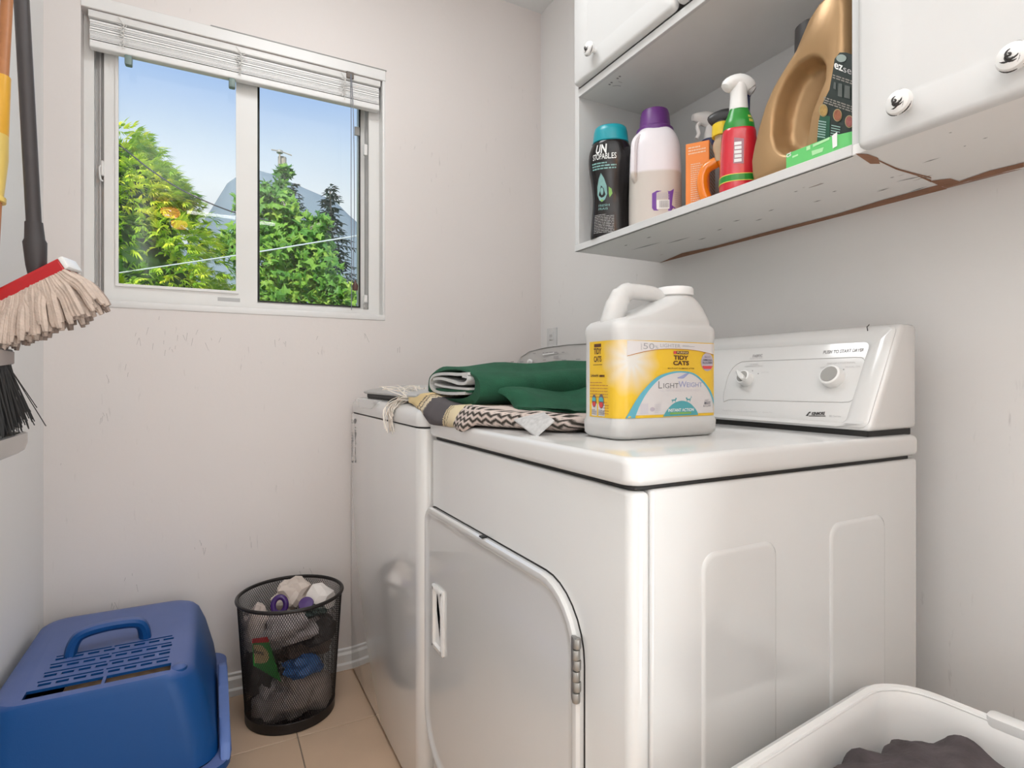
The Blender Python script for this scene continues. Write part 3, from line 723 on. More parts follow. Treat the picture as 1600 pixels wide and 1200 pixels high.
YN0, YN1 = .535, 1.303
obj('bottom_panel', bev(box(B(), (FX, -.9, 1.351), (XR, YN1, 1.3675)), .001, 1), CHIP, cbn, False)
obj('shelf_lip', bev(box(B(), (FX-.002, YN0, 1.351), (FX+.006, YN1, 1.3685)), .001, 1), CABW, cbn)
obj('end_panel', bev(box(B(), (FX-.001, YN1-.018, 1.3685), (XR, YN1, 2.30)), .001, 1), CABW, cbn)
obj('divider', box(B(), (FX+.002, YN0-.016, 1.3675), (XR, YN0+.002, 2.30)), CABW, cbn, False)
obj('niche_ceiling', bev(box(B(), (FX, YN0, 1.772), (XR, YN1-.018, 1.790)), .001, 1), M('niche_grey', (.80, .79, .77), .5), cbn, False)
obj('niche_rail', bev(box(B(), (FX-.002, YN0, 1.771), (FX+.008, YN1-.016, 1.792)), .001, 1), CABW, cbn)
obj('back_panel', box(B(), (XR-.008, YN0, 1.3685), (XR-.001, YN1-.018, 1.772)), CABW, cbn, False)
obj('cabinet_top', box(B(), (FX, -.9, 2.28), (XR, YN1, 2.30)), CABW, cbn, False)
for u, v in ((963, 133), (967, 129), (953, 132), (956, 127)):
    pass
pr = Print()
for u, v in ((968.5, 119.5), (965, 122.5), (955.5, 129), (952.5, 132)): pr.disc(u, v, 2.0, 1.1, 10)
pr.band([(957, 134), (965, 133.4), (970, 134.2)], [(957, 134.6), (965, 134.0), (970, 134.9)]); pr.band([(966, 127), (972, 129)], [(966, 127.5), (972, 129.6)])
pr.build('drill_holes', INKG, cbn, lambda u, v: onZ(u, v, 1.7715))
pr = Print()
for u, v in ((926, 227), (926, 245)): pr.disc(u, v, 1.5, 1.7, 8)
pr.build('peg_holes', INKG, cbn, lambda u, v: onY(u, v, YN1-.0185))
obj('coat_hook', tube(B(), smooth_path([(.955, YN1-.018, 1.575), (.951, YN1-.03, 1.572), (.946, YN1-.034, 1.588), (.944, YN1-.036, 1.60)], 4), .0022, 6), GREYP, cbn)
def door_bm(y0, y1, z0, z1, stile, rail):
    bm = B(); X0 = .872
    rr4 = lambda d, r: rrect(y0+d, z0+d, y1-d, z1-d, max(r-d, .0008), 3)
    ri4 = lambda d: rrect(y0+rail+d, z0+stile+d, y1-rail-d, z1-stile-d, .004, 3)
    loft(bm, [[Vector((x, y, z)) for y, z in p] for p, x in ((rr4(0, .012), FX-.003), (rr4(0, .012), X0+.009), (rr4(.002, .012), X0+.004), (rr4(.005, .012), X0+.0012), (rr4(.010, .012), X0), (ri4(-.004), X0), (ri4(0), X0+.0012), (ri4(.006), X0+.0014))])
    return bm
d1 = obj('door', door_bm(-.16, .518, 1.349, 2.27, .055, .060), CABW, cbn, True, 50)
d2 = obj('door', door_bm(-.88, -.166, 1.349, 2.27, .055, .060), CABW, cbn, True, 50)
d3 = obj('door', door_bm(.905, 1.285, 1.794, 2.27, .055, .060), CABW, cbn, True, 50)
d4 = obj('door', door_bm(.522, .899, 1.794, 2.27, .055, .060), CABW, cbn, True, 50)
def cknob(y, z, parent, seed):
    c = Vector((.872, y, z)); k = obj('knob', lathe(B(), [(.007, 0), (.006, .008), (.008, .012), (.0165, .016), (.018, .020), (.0155, .026), (.009, .0295), (.0, .0305)], c, (-1, 0, 0), 28, True, False), PLASTW, parent)
    r = random.Random(seed); b_ = B()
    def dome(a, q): rr_ = q*.0172; return c+Vector((-(.0310-.0105*(q**2.2)), rr_*math.cos(a), rr_*math.sin(a)))
    for i in range(10):
        a0 = i*2.4+r.uniform(-.4, .4); q0 = (.75, .45, .9, .2, .6)[i % 5]; pts = []
        for t in range(9):
            a0 += .24*(1 if i % 2 else -1)/(q0+.3); q0 = min(.97, max(.08, q0+(.05 if i % 3 else -.05))); pts.append(dome(a0, q0))
        tube(b_, pts, [.0004+.0011*math.sin(PI*(t+.5)/9) for t in range(9)], 5)
    obj('scroll_pattern', b_, INK, k)
cknob(.446, 1.387, d1, 1); cknob(.318, 1.387, d1, 2); cknob(1.184, 1.842, d3, 3)
# bare wood joint strip and scratches under the cabinet
pr = Print(); pr.poly([(1336, 240), (1356, 241), (1372, 247), (1375, 256), (1360, 256)]); pr.poly([(1452, 283), (1485, 279), (1504, 285), (1480, 293), (1470, 291)])
pr.band([(1373, 250), (1400, 262), (1432, 273), (1455, 281)], [(1373, 252), (1400, 265), (1432, 274.5), (1455, 285)])
pr.band([(1395, 261), (1420, 268), (1455, 277)], [(1395, 262), (1420, 269.2), (1455, 279)])
pr.band([(1030, 411), (1100, 393.3), (1200, 367.6), (1300, 341.8), (1380, 321.2), (1480, 295)], [(1066, 395.5), (1112, 386.0), (1196, 363), (1306, 335), (1378, 313), (1466, 289)])
pr.band([(1500, 286.2), (1550, 273.6), (1600, 261)], [(1500, 283), (1546, 267), (1600, 254)])
pr.build('bare_wood', M('bare_wood', (.34, .17, .10), .8, var=.3, scale=60), cbn, lambda u, v: onZ(u, v, 1.3503))
pr = Print(); rr = random.Random(9)
for u, v, L in ((985, 391, 50), (1040, 381, 40), (1440, 255, 30), (1400, 284, 50), (1370, 300, 20), (1090, 375, 14), (1145, 346, 12), (1200, 330, 10), (1270, 316, 14), (1482, 208, 6), (1505, 229, 5), (1535, 217, 9), (975, 384, 6), (1010, 372, 8), (1240, 300, 7), (1120, 360, 9), (1180, 345, 12), (1420, 300, 30), (1300, 300, 8), (1390, 278, 8)):
    s = -.26+rr.uniform(-.06, .06); pr.poly([(u, v), (u+L/2, v+s*L/2-.5), (u+L, v+s*L), (u+L/2, v+s*L/2+.7)])
pr.build('scratches', INKG, cbn, lambda u, v: onZ(u, v, 1.3505))

# ================================================================== BOTTLES IN THE NICHE
SZ = 1.3686
class Bot:
    def __init__(s, c, prof, rot=0, p=2.4): s.c = c; s.prof = prof; s.rot = rot; s.p = p
    def rad(s, z):
        P = s.prof
        for a, b_ in zip(P, P[1:]):
            if a[0] <= z <= b_[0]:
                t = (z-a[0])/max(1e-9, b_[0]-a[0]); return a[1]+(b_[1]-a[1])*t, a[2]+(b_[2]-a[2])*t
        return P[-1][1:3]
    def body(s, n=40): bm = B(); loft(bm, [sell(hw, hd, s.c, SZ+z, s.p, n, s.rot) for z, hw, hd in s.prof]); return bm
    def surf(s, th, z, off=.0007):
        hw, hd = s.rad(z); hw += off; hd += off; th = th-s.rot; ct, st = math.cos(th), math.sin(th)
        x = hw*math.copysign(abs(ct)**(2/s.p), ct); y = hd*math.copysign(abs(st)**(2/s.p), st)
        return Vector((s.c[0]+x*math.cos(s.rot)-y*math.sin(s.rot), s.c[1]+x*math.sin(s.rot)+y*math.cos(s.rot), SZ+z))
    def map(s, th0, off=.0007):     # (degrees to the right as seen, height)
        return lambda a, z: s.surf(th0+math.radians(a), z, off)
def prof_smooth(P, n=4):
    return [tuple(v) for v in smooth_path([Vector(p) for p in P], n)]
# 1 black scent-bead bottle
c = (.934, 1.200)
t = thing('scent_booster_bottle', 'black waisted laundry bottle with teal cap at the far end of the niche', 'bottle', (*c, SZ))
bo = Bot(c, prof_smooth([(0, .050, .036), (.006, .053, .038), (.05, .050, .036), (.10, .047, .033), (.14, .050, .035), (.187, .057, .038), (.220, .057, .039), (.242, .050, .038), (.250, .045, .036)]), math.radians(-38), 2.3)
body = obj('body', bo.body(), BROWNB, t)
obj('cap', (lambda bm: (loft(bm, [sell(hw, hd, c, SZ+z, 2.2, 32, bo.rot) for z, hw, hd in ((.250, .044, .036), (.252, .047, .038), (.278, .044, .036), (.289, .041, .034), (.293, .037, .030))]), bm)[1])(B()), TEAL, t)
mp = bo.map(math.radians(216))
Print().text('UN', -22, .214, 8, .238, bold=.03).text('STOPABLES', -32, .199, 28, .214, bold=.01).build('brand_lettering', WHITEI, body, mp)
pr = Print(); pr.text('FRESH', -20, .078, 14, .084); pr.text('FRAIS', -20, .069, 10, .075); pr.lines(-36, .174, 28, .195, 3, .5, 3); pr.build('teal_lettering', AQUA, body, mp)
pr = Print(); pr.lines(-36, .010, 24, .060, 12, .3, 5); pr.build('fine_lettering', INKL, body, mp)
dp = Print(); dp.poly([(-8+k*1.35, .090+(z-.095)*1.15) for k, z in ((0, .160), (6, .148), (11, .130), (12, .112), (7, .100), (0, .095), (-7, .100), (-13, .112), (-12, .130), (-6, .148))]); dp.disc(-8, .118, 5, .010, 14); dp.build('droplet_picture', AQUA, body, mp)
dp = Print(); dp.poly([(12, .128), (18, .122), (20, .110), (14, .100), (12, .112)]); dp.disc(-8, .094, 5, .003, 10); dp.build('leaf_picture', GREENI, body, bo.map(math.radians(216), .001))
# 2 translucent jug, purple cap
c = (1.000, 1.104)
t = thing('fabric_softener_jug', 'translucent half full jug with purple cap beside the black bottle', 'bottle', (*c, SZ))
m = M('translucent_plastic', (.80, .77, .76), .35, var=0, sss=.2); n, L, p = nodes(m); v, s = coords(m)
L.new(mixc(m, mth(m, 'MULTIPLY', mth(m, 'SUBTRACT', s[2], .138), 160, clamp=True), (.60, .55, .50), (.80, .76, .79)), p.inputs['Base Color'])
bo = Bot(c, prof_smooth([(0, .060, .058), (.008, .064, .062), (.06, .065, .063), (.17, .063, .062), (.215, .060, .060), (.243, .050, .052), (.258, .038, .040)]), math.radians(-38), 3.0)
body = obj('body', bo.body(44), m, t)
obj('cap', lathe(B(), [(.044, .248), (.047, .251), (.046, .262), (.039, .267), (.036, .30), (.033, .310), (.027, .313)], (*c, SZ), seg=36), PURPLE, t)
mp = bo.map(math.radians(228))
b = tube(B(), smooth_path([bo.surf(math.radians(185), z, k) for z, k in ((.235, -.004), (.215, .004), (.17, .004), (.135, .003), (.12, -.006))], 4), .0085, 10); obj('grip', b, m, t)
DZ = .024
pr = Print(); pr.poly([(a, z+DZ) for a, z in [(2, .018), (24, .016), (28, .030), (30, .048), (34, .070), (24, .064), (4, .066), (0, .060), (0, .024)]]); pr.poly([(a, z+DZ) for a, z in [(24, .016), (52, .000), (52, .012), (38, .024), (28, .030)]]); pr.build('back_label', M('violet_ink', (.16, .05, .33), .5), body, mp)
mp2 = bo.map(math.radians(228), .0012)
pr = Print(); pr.rect(4, .021+DZ, 22, .043+DZ); pr.build('barcode_panel', WHITEI, body, mp2)
pr = Print(); [pr.rect(5.5+k*1.0, .024+DZ, 5.5+k*1.0+(.55 if k % 3 else .3), .041+DZ) for k in range(15)]; pr.build('barcode', INKG, body, bo.map(math.radians(228), .0016))
pr = Print(); pr.lines(4, .047+DZ, 22, .062+DZ, 4, .4, 2); pr.lines(36, .030, 62, .090, 12, .3, 6); pr.build('fine_lettering', LAV, body, mp2)
# 3 orange carton
t = thing('orange_carton', 'tall narrow orange carton between the purple capped jug and orange bottle', 'box', (1.0, .965, SZ))
P = [onZ(1074, 330, SZ), ]
a0 = Vector((.985, .988)); ax = Vector((.80, -.60)).normalized(); ay = Vector((.60, .80)); Wc, Dc, Hc = .048, .09, .178
b = B(); q = [a0, a0+ax*Wc, a0+ax*Wc+ay*Dc*.0+ay*Dc, a0+ay*Dc]
q = [Vector((.975, .973)), Vector((1.003, .928)), Vector((1.060, .963)), Vector((1.032, 1.008))]
loft(b, [[Vector((x, y, z)) for x, y in q] for z in (SZ, SZ+.176)]); bev(b, .0012, 1); body = obj('carton', b, ORANGEC, t, False)
A3, B3 = Vector((*q[0], SZ)), Vector((*q[1], SZ)); nn = Vector((B3-A3)).normalized().cross(Vector((0, 0, 1)))
fm = lambda a, z: A3+(B3-A3)*a+Vector((0, 0, z))+nn*.0006
pr = Print(); pr.lines(.22, .012, .80, .130, 24, .45, 3); pr.lines(.12, .150, .85, .170, 3, .5, 4); pr.build('ingredient_lettering', M('peach_ink', (.86, .55, .36), .5), body, fm)
C3 = Vector((*q[2], SZ)); nn2 = (C3-B3).normalized().cross(Vector((0, 0, 1))); gm = lambda a, z: B3+(C3-B3)*a+Vector((0, 0, z))+nn2*.0006
pr = Print(); pr.rect(.04, .004, .96, .172); pr.build('white_side', M('pale_print', (.66, .62, .60), .5), body, gm)
pr = Print(); pr.lines(.12, .01, .9, .165, 18, .4, 8); pr.build('side_lettering', ORI, body, lambda a, z: gm(a, z)+nn2*.0006)
# 4 spray bottle behind with navy collar
def spray_head(c, z, rot, mat, parent, sc_=1, trig=None):
    d = Vector((math.cos(rot), math.sin(rot), 0)); up = Vector((0, 0, 1)); o_ = Vector((*c, z)); sd = d.cross(up)
    def L2(a, h, w_): return o_+d*(a*sc_)+up*(h*sc_)+sd*(w_*sc_)
    b_ = B(); sec = [(-.018, .012, .026, .011), (-.030, .034, .044, .012), (-.026, .046, .060, .013), (-.006, .050, .070, .014), (.018, .046, .071, .013), (.036, .044, .066, .010), (.048, .046, .062, .008)]
    sec = [(-.030, .044, .052, .008), (-.026, .036, .062, .012), (-.010, .030, .070, .014), (.014, .034, .072, .013), (.034, .044, .068, .010), (.046, .047, .063, .008)]
    rings = []
    for a, h0, h1, w_ in sec:
        rings.append([L2(a, (h0+h1)/2+(h1-h0)/2*math.sin(k*PI/6), w_*math.cos(k*PI/6)) for k in range(12)])
    loft(b_, rings); hd = obj('spray_head', b_, mat, parent)
    b_ = B(); loft(b_, [[o_+up*(h*sc_)+d*(o2*sc_)+(d*math.cos(k*PI/8)+sd*math.sin(k*PI/8))*(r_*sc_) for k in range(16)] for r_, h, o2 in ((.016, 0, 0), (.015, .015, 0), (.014, .036, -.004), (.014, .05, -.006))]); obj('neck', b_, mat, hd)
    if trig is False: return hd
    b_ = tube(B(), smooth_path([L2(.022, .046, 0), L2(.034, .034, 0), L2(.030, .016, 0), L2(.036, .002, 0)], 4), [.005*sc_]*13, 8); obj('trigger', b_, trig or mat, hd)
    return hd
c = (1.105, 1.02); t = thing('spray_bottle', 'white spray bottle with navy collar behind the orange carton', 'bottle', (*c, SZ))
obj('body', lathe(B(), [(.032, 0), (.036, .004), (.036, .14), (.030, .17), (.017, .195), (.016, .21)], (*c, SZ), seg=28), M('milky_plastic', (.72, .71, .70), .35), t)
obj('collar', lathe(B(), [(.022, .196), (.022, .226), (.018, .229)], (*c, SZ), seg=28), NAVY, t)
spray_head(c, SZ+.228, math.radians(160), PLASTW, t, 1.0)
# 5 orange cleaner bottle with loop handle
c = (1.003, .892); K5 = .86
t = thing('orange_cleaner_bottle', 'orange bottle with loop handle, clear neck and yellow collar', 'bottle', (*c, SZ))
b = B(); rings = []
body_dir = Vector((.62, -.785, 0))
def oq(w0, w1, d0, z): # body cross-section offset towards the right
    return [Vector((*c, SZ+z*K5))+body_dir*((w0+w1)/2+(w1-w0)/2*math.cos(k*PI/12))+Vector((.785, .62, 0))*(d0*math.sin(k*PI/12)) for k in range(24)]
loft(b, [oq(-.012, .055, .028, 0), oq(-.010, .056, .030, .006), oq(.0, .056, .030, .05), oq(.004, .052, .029, .085), oq(-.006, .036, .022, .118), oq(-.016, .014, .015, .135)])
body = obj('body', b, ORANGEP, t)
o5 = Vector((*c, SZ))
b = tube(B(), smooth_path([o5+body_dir*(-.012)+Vector((0, 0, .132*K5)), o5+body_dir*(-.034)+Vector((0, 0, .118*K5)), o5+body_dir*(-.041)+Vector((0, 0, .085*K5)), o5+body_dir*(-.034)+Vector((0, 0, .045*K5)), o5+body_dir*(-.016)+Vector((0, 0, .012*K5)), o5+body_dir*(.0)+Vector((0, 0, .006*K5))], 5), .0125, 12); obj('loop_handle', b, ORANGEP, t)
b = lathe(B(), [(r_, z_*K5) for r_, z_ in [(.016, .130), (.015, .150), (.019, .165), (.019, .178), (.015, .19), (.016, .20)]], o5, seg=24); obj('clear_neck', b, CLEARP, t)
obj('collar', lathe(B(), [(r_, z_*K5) for r_, z_ in [(.021, .196), (.0215, .20), (.0205, .226), (.016, .23)]], o5, seg=28), YELCAP, t)
hd5 = obj('squirt_cap', tube(B(), smooth_path([o5+body_dir*(-.026)+Vector((0, 0, .236*K5)), o5+body_dir*(-.020)+Vector((0, 0, .240*K5)), o5+body_dir*(.0)+Vector((0, 0, .246*K5)), o5+body_dir*.022+Vector((0, 0, .246*K5)), o5+body_dir*.034+Vector((0, 0, .243*K5))], 3), [.005, .010, .0135, .015, .016, .0165, .017, .017, .0165, .016, .015, .014, .009], 14), BLACKP, t)
obj('cap_ridge', lathe(B(), [(r_, z_*K5) for r_, z_ in [(.017, .224), (.017, .233), (.013, .236)]], o5, seg=24), BLACKP, hd5)
Print().rect(.2, .02, .9, .075).build('paper_label', M('cream_label', (.80, .66, .40), .5), body, lambda a, z: o5+body_dir*(-.004+.05*a)+Vector((-.785, -.62, 0))*.0315+Vector((0, 0, z*K5)))
Print().rect(.3, .026, .8, .040).rect(.3, .046, .85, .052).build('label_lettering', INK, body, lambda a, z: o5+body_dir*(-.004+.05*a)+Vector((-.785, -.62, 0))*.0322+Vector((0, 0, z*K5)))
# 6 navy trigger bottle mostly hidden
c = (1.085, .905); t = thing('blue_trigger_bottle', 'bottle with dark blue trigger peeking out behind the black spray head', 'bottle', (*c, SZ))
obj('body', lathe(B(), [(.034, 0), (.038, .004), (.038, .16), (.030, .19), (.016, .21), (.016, .235)], (*c, SZ), seg=28), M('grey_white_bottle', (.6, .6, .62), .4), t)
h = spray_head(c, SZ+.232, math.radians(60), NAVY, t, 1.05)
# 7 red spray bottle
c = (.950, .802)
t = thing('red_spray_bottle', 'red spray bottle with green shoulder and white trigger head', 'bottle', (*c, SZ))
bo = Bot(c, prof_smooth([(0, .033, .028), (.005, .036, .031), (.03, .037, .032), (.09, .035, .030), (.125, .033, .029), (.134, .031, .027)]), math.radians(-40), 2.6)
body = obj('body', bo.body(40), REDB, t)
b2 = Bot(c, prof_smooth([(.134, .031, .027), (.148, .029, .026), (.162, .024, .021), (.174, .0195, .0175), (.179, .018, .016)]), math.radians(-40), 2.3)
sh = obj('green_shoulder', b2.body(36), GREENS, t)
o7 = Vector((*c, SZ)); rd = Vector((.883, -.47, 0))
hd7 = obj('spray_head', tube(B(), smooth_path([o7+rd*-.026+Vector((0, 0, .220)), o7+rd*-.018+Vector((0, 0, .229)), o7+rd*0+Vector((0, 0, .234)), o7+rd*.016+Vector((0, 0, .229)), o7+rd*.024+Vector((0, 0, .221))], 3), [.006, .0125, .015, .016, .0165, .017, .0175, .0175, .017, .0165, .0155, .014, .0125], 16), PLASTW, t)
obj('neck', lathe(B(), [(.0185, .176), (.018, .185), (.0165, .205), (.017, .228)], o7, seg=24), PLASTW, hd7)
obj('nozzle', lathe(B(), [(.010, -.004), (.010, .006), (.006, .008)], o7+rd*.024+Vector((0, 0, .221)), rd+Vector((0, 0, -.6)), 16), M('nozzle_grey', (.45, .44, .44), .5), hd7)
mp = bo.map(math.radians(225))
pr = Print(); pr.band([(x, .026) for x in range(-90, 91, 10)], [(x, .038) for x in range(-90, 91, 10)]); pr.build('green_band', GREENS, body, mp)
pr = Print(); pr.band([(x, .0245) for x in range(-90, 91, 10)], [(x, .026) for x in range(-90, 91, 10)]); pr.band([(x, .038) for x in range(-90, 91, 10)], [(x, .0394) for x in range(-90, 91, 10)]); pr.build('gold_edging', YELI, body, bo.map(math.radians(225), .001))
pr = Print(); pr.poly([(-14, .060), (8, .058), (9, .108), (-12, .112)]); pr.build('side_plate', M('mauve_ink', (.42, .22, .26), .5), body, mp)
pr = Print(); [pr.rect(-11+(k % 2), .062+k*.0085, 5, .0685+k*.0085) for k in range(5)]; pr.build('plate_lettering', WHITEI, body, bo.map(math.radians(225), .0013))
pr = Print(); [pr.rect(34+k*5.5, .144, 38+k*5.5, .150) for k in range(4)]; [pr.rect(34+k*5.5, .1535, 38+k*5.5, .159) for k in range(4)]; pr.build('shoulder_lettering', YELI, sh, b2.map(math.radians(225)))
pr = Print(); pr.rect(50, .05, 62, .09); pr.build('white_plate', WHITEI, body, mp)
# 8 gold jug
GX = .915
t = thing('gold_seed_jug', 'big gold brown handled jug with dark green label at the near end of the niche', 'jug', (.98, .67, SZ))
out_px = [(1172, 281), (1169, 262), (1172, 240), (1179, 205), (1187, 170), (1198, 140), (1212, 115), (1228, 92), (1246, 67)]
outl = [Vector((q.y, q.z)) for q in (onX(u, v, GX) for u, v in out_px)]
outl[0].y = SZ
outl += [Vector((.630, 1.618)), Vector((.612, 1.645)), Vector((.590, 1.655)), Vector((.568, 1.650)), Vector((.558, 1.62)), Vector((.558, 1.5)), Vector((.558, SZ+.012)), Vector((.566, SZ))]
outl = outl[::-1]
hol_px = [(1222, 240), (1210, 230), (1205, 212), (1207, 180), (1214, 150), (1226, 122), (1243, 100), (1266, 87), (1281, 89), (1289, 103), (1287, 128), (1276, 152), (1266, 178), (1262, 208), (1257, 228), (1241, 240)]
hol = [Vector((q.y, q.z)) for q in (onX(u, v, GX) for u, v in hol_px)][::-1]
def loopfit(pts, n, c):
    P_ = resample([Vector((p.x, p.y, 0)) for p in pts], 240)
    P_ = [Vector((p.x, p.y)) for p in P_]
    out = []
    for k in range(n):
        a = 2*PI*k/n
        best = min(P_, key=lambda q: abs((math.atan2(q.y-c.y, q.x-c.x)-a+PI) % (2*PI)-PI)); out.append(best)
    return out
hc = sum(hol, Vector((0, 0)))/len(hol); NJ = 72
OL = loopfit(outl, NJ, hc); HL = loopfit(hol, NJ, hc); oc = Vector((.665, 1.515))
def sc2(L_, c_, d): return [q+(c_-q).normalized()*d for q in L_]
rings = [(sc2(OL, oc, .012), 1.045), (OL, 1.030), (OL, GX+.022), (sc2(OL, oc, .004), GX+.010), (sc2(OL, oc, .012), GX+.002), (sc2(OL, oc, .018), GX), (sc2(HL, hc, -.006), GX+.0003), (sc2(HL, hc, -.002), GX+.002), (sc2(HL, hc, .001), GX+.008), (sc2(HL, hc, .005), GX+.026), (sc2(HL, hc, .010), GX+.042), (sc2(HL, hc, .020), GX+.047)]
b = B(); loft(b, [[Vector((X, q.x, q.y)) for q in L_] for L_, X in rings]); body = obj('body', b, GOLD, t, angle=60)
obj('cap', lathe(B(), [(.022, 1.56), (.022, 1.60), (.030, 1.601), (.031, 1.606), (.030, 1.655), (.024, 1.660)], (.99, .668, 0), seg=28), BLACKP, t)
b = B(); tube(b, smooth_path([onX(1224, 222, GX+.045), onX(1226, 180, GX+.043), onX(1240, 147, GX+.045)], 4), .0025, 6); obj('grip_ridge', b, GOLD, body)
pr = Print(); lab = [(1276, 228), (1279, 190), (1286, 160), (1296, 140), (1301, 112), (1304, 92), (1312, 82), (1322, 82), (1365, 96), (1365, 200), (1300, 220)]
pr.poly(lab); pr.build('dark_label', DGREEN, body, lambda u, v: onX(u, v, GX-.0008))
gx2 = lambda u, v: onX(u, v, GX-.0014)
pr = Print(); pr.poly([(1276.5, 227), (1279, 192), (1282, 178), (1297, 182), (1296, 222)]); pr.build('green_patch', FOREST, body, gx2)
gx3 = lambda u, v: onX(u, v, GX-.002)
pr = Print(); ptext(pr, 'ez', 1303.5, 107, 1317, 112, 9.5, bold=.02); pr.build('bold_lettering', WHITEI, body, gx3)
pr = Print(); ptext(pr, 'seed', 1317.5, 112.5, 1346, 122, 11); pr.build('brand_lettering', INKL, body, gx3)
pr = Print(); rr = random.Random(8)
for u0, u1, v0, v1, n_ in ((1301, 1340, 116, 129, 2), (1287, 1338, 151, 168, 3)):
    for k in range(n_):
        u = u0
        while u < u1:
            wd = rr.uniform(3, 8); q = (v1-v0)/(u1-u0); v = v0+(u-u0)*q+k*3.8
            pr.poly([(u, v), (u+wd, v+wd*q), (u+wd, v+wd*q+2), (u, v+2)]); u += wd+1.4
pr.build('fine_lettering', M('brown_grey_ink', (.26, .24, .21), .6), body, gx3)
pr = Print()
for k in range(7): pr.poly([(1279-k*.3, 188+k*4), (1291-k*.3, 190+k*4), (1291-k*.3, 192+k*4), (1279-k*.3, 190+k*4)])
for k in range(6): pr.poly([(1299-k*.4, 195+k*4), (1313-k*.4, 198+k*4), (1313-k*.4, 199.5+k*4), (1299-k*.4, 196.5+k*4)])
pr.build('panel_lettering', M('teal_grey_ink', (.28, .42, .38), .6), body, gx3)
for (u, v, cm_) in ((1286.5, 172.5, (.38, .24, .07)), (1308.5, 180, (.30, .10, .05)), (1327, 190, (.30, .09, .08))):
    pr = Print(); pr.disc(u, v, 7, 10, 20); rim_ = pr.build('round_picture', M('picture_rim', (.34, .27, .13), .5), body, gx3)
    pr = Print(); pr.disc(u, v, 5.8, 8.6, 20); pr.build('round_picture', M('picture', cm_, .6, var=.5, scale=200), body, lambda a, b_: onX(a, b_, GX-.0026))
pr = Print(); pr.disc(1314.5, 91, 8, 6, 20); pr.build('oval_badge', M('badge_grey', (.30, .36, .33), .5), body, gx3)
pr = Print(); pr.poly([(1303, 128), (1306, 129), (1306, 140), (1302, 138)]); pr.poly([(1310, 130), (1316, 131), (1316, 152), (1309, 150)]); pr.poly([(1320, 133), (1328, 135), (1328, 155), (1319, 152)]); pr.build('step_pictures', M('step_grey', (.10, .11, .10), .6), body, gx3)
# 9 light green flat box
t = thing('light_green_box', 'flat light green carton lying at the shelf edge before the gold jug', 'box', (.9, .6, SZ))
p0 = onZ(1227, 262.5, SZ); X0 = .8955; ya = onX(1228, 255, X0).y; yb = .572
b = B(); loft(b, [[Vector((x, y, z)) for x, y in ((X0, ya), (X0+.010, ya+.001), (.913, .556), (X0+.002, yb-.014), (X0, yb))] for z in (SZ, SZ+.030)])
b.free(); b = B()
q = [(X0, ya), (X0, .5685), (X0+.015, .5385), (.9105, .5385), (.9105, ya)]
loft(b, [[Vector((x, y, z)) for x, y in q] for z in (SZ, SZ+.0275)]); bev(b, .0008, 1); body = obj('carton', b, LIME, t, False)
gm9 = lambda u, v: onX(u, v, X0-.0006)
pr = Print(); pr.poly([(1300, 212), (1308, 206), (1308, 228), (1301, 232)]); ptext(pr, 'CS', 1229, 247, 1236, 243, 6, bold=.03); pr.build('white_lettering', WHITEI, body, gm9)
pr = Print(); pr.poly([(1260, 229.5), (1266, 227), (1266, 233), (1260, 235.5)]); pr.band([(1270, 226), (1296, 214)], [(1270, 230), (1296, 218)]); pr.poly([(1268, 236), (1287, 230), (1285, 237), (1269, 243)]); pr.band([(1238, 244), (1247, 240.5)], [(1238, 247), (1247, 243)]); pr.build('pale_lettering', PALEG, body, gm9)

# ================================================================== LITTER JUG
JC = (.6645, .744); HW, HD, RJ = .1085, .051, .022; JZ = .9035
t = thing('cat_litter_jug', 'white handled plastic jug with yellow cat litter label standing on the dryer', 'jug', (*JC, JZ))
path = []
path += [(-HW, HD-RJ), (-HW, -HD+RJ)] + [(-HW+RJ+RJ*math.cos(a), -HD+RJ+RJ*math.sin(a)) for a in [PI+k/10*PI/2 for k in range(1, 11)]] + [(HW-RJ+RJ*math.cos(a), -HD+RJ+RJ*math.sin(a)) for a in [1.5*PI+k/10*PI/2 for k in range(0, 11)]]
PL = [0]
for a, b_ in zip(path, path[1:]): PL.append(PL[-1]+math.hypot(b_[0]-a[0], b_[1]-a[1]))
S0 = PL[1]+RJ*PI/4
def perim(s, off=0):
    s += S0; k = max(0, min(len(path)-2, next((i for i in range(len(PL)-1) if PL[i+1] >= s), len(path)-2)))
    t_ = (s-PL[k])/(PL[k+1]-PL[k]); a, b_ = path[k], path[k+1]; dx, dy = b_[0]-a[0], b_[1]-a[1]; l = math.hypot(dx, dy)
    return JC[0]+a[0]+dx*t_+dy/l*off, JC[1]+a[1]+dy*t_-dx/l*off
def jr(d, z, cx=0, hw=None, n=7):
    h = hw or HW; return [Vector((JC[0]+cx+x, JC[1]+y, JZ+z)) for x, y in rrect(-h+d, -HD+d, h-d, HD-d, max(.006, RJ-d*.5), n)]
b = B()
def jx(x0, x1, hd, z, r_): return [Vector((JC[0]+x, JC[1]+y, JZ+z)) for x, y in rrect(x0, -hd, x1, hd, r_, 7)]
loft(b, [jr(.008, 0), jr(.003, .002), jr(-.002, .008), jr(-.003, .026), jr(.0, .033), jr(.0, .158), jr(-.001, .163), jr(-.0015, .176), jr(.0005, .183), jr(.006, .189),
         jx(-.092, .104, .046, .1925, .022), jx(-.066, .103, .0455, .198, .024), jx(-.044, .101, .044, .207, .028), jx(-.018, .099, .041, .218, .032),
         jx(.006, .094, .037, .229, .034), jx(.020, .087, .032, .236, .030), jx(.025, .083, .029, .239, .029), jx(.025, .083, .029, .247, .029)])
body = obj('body', b, JUGP, t, angle=60)
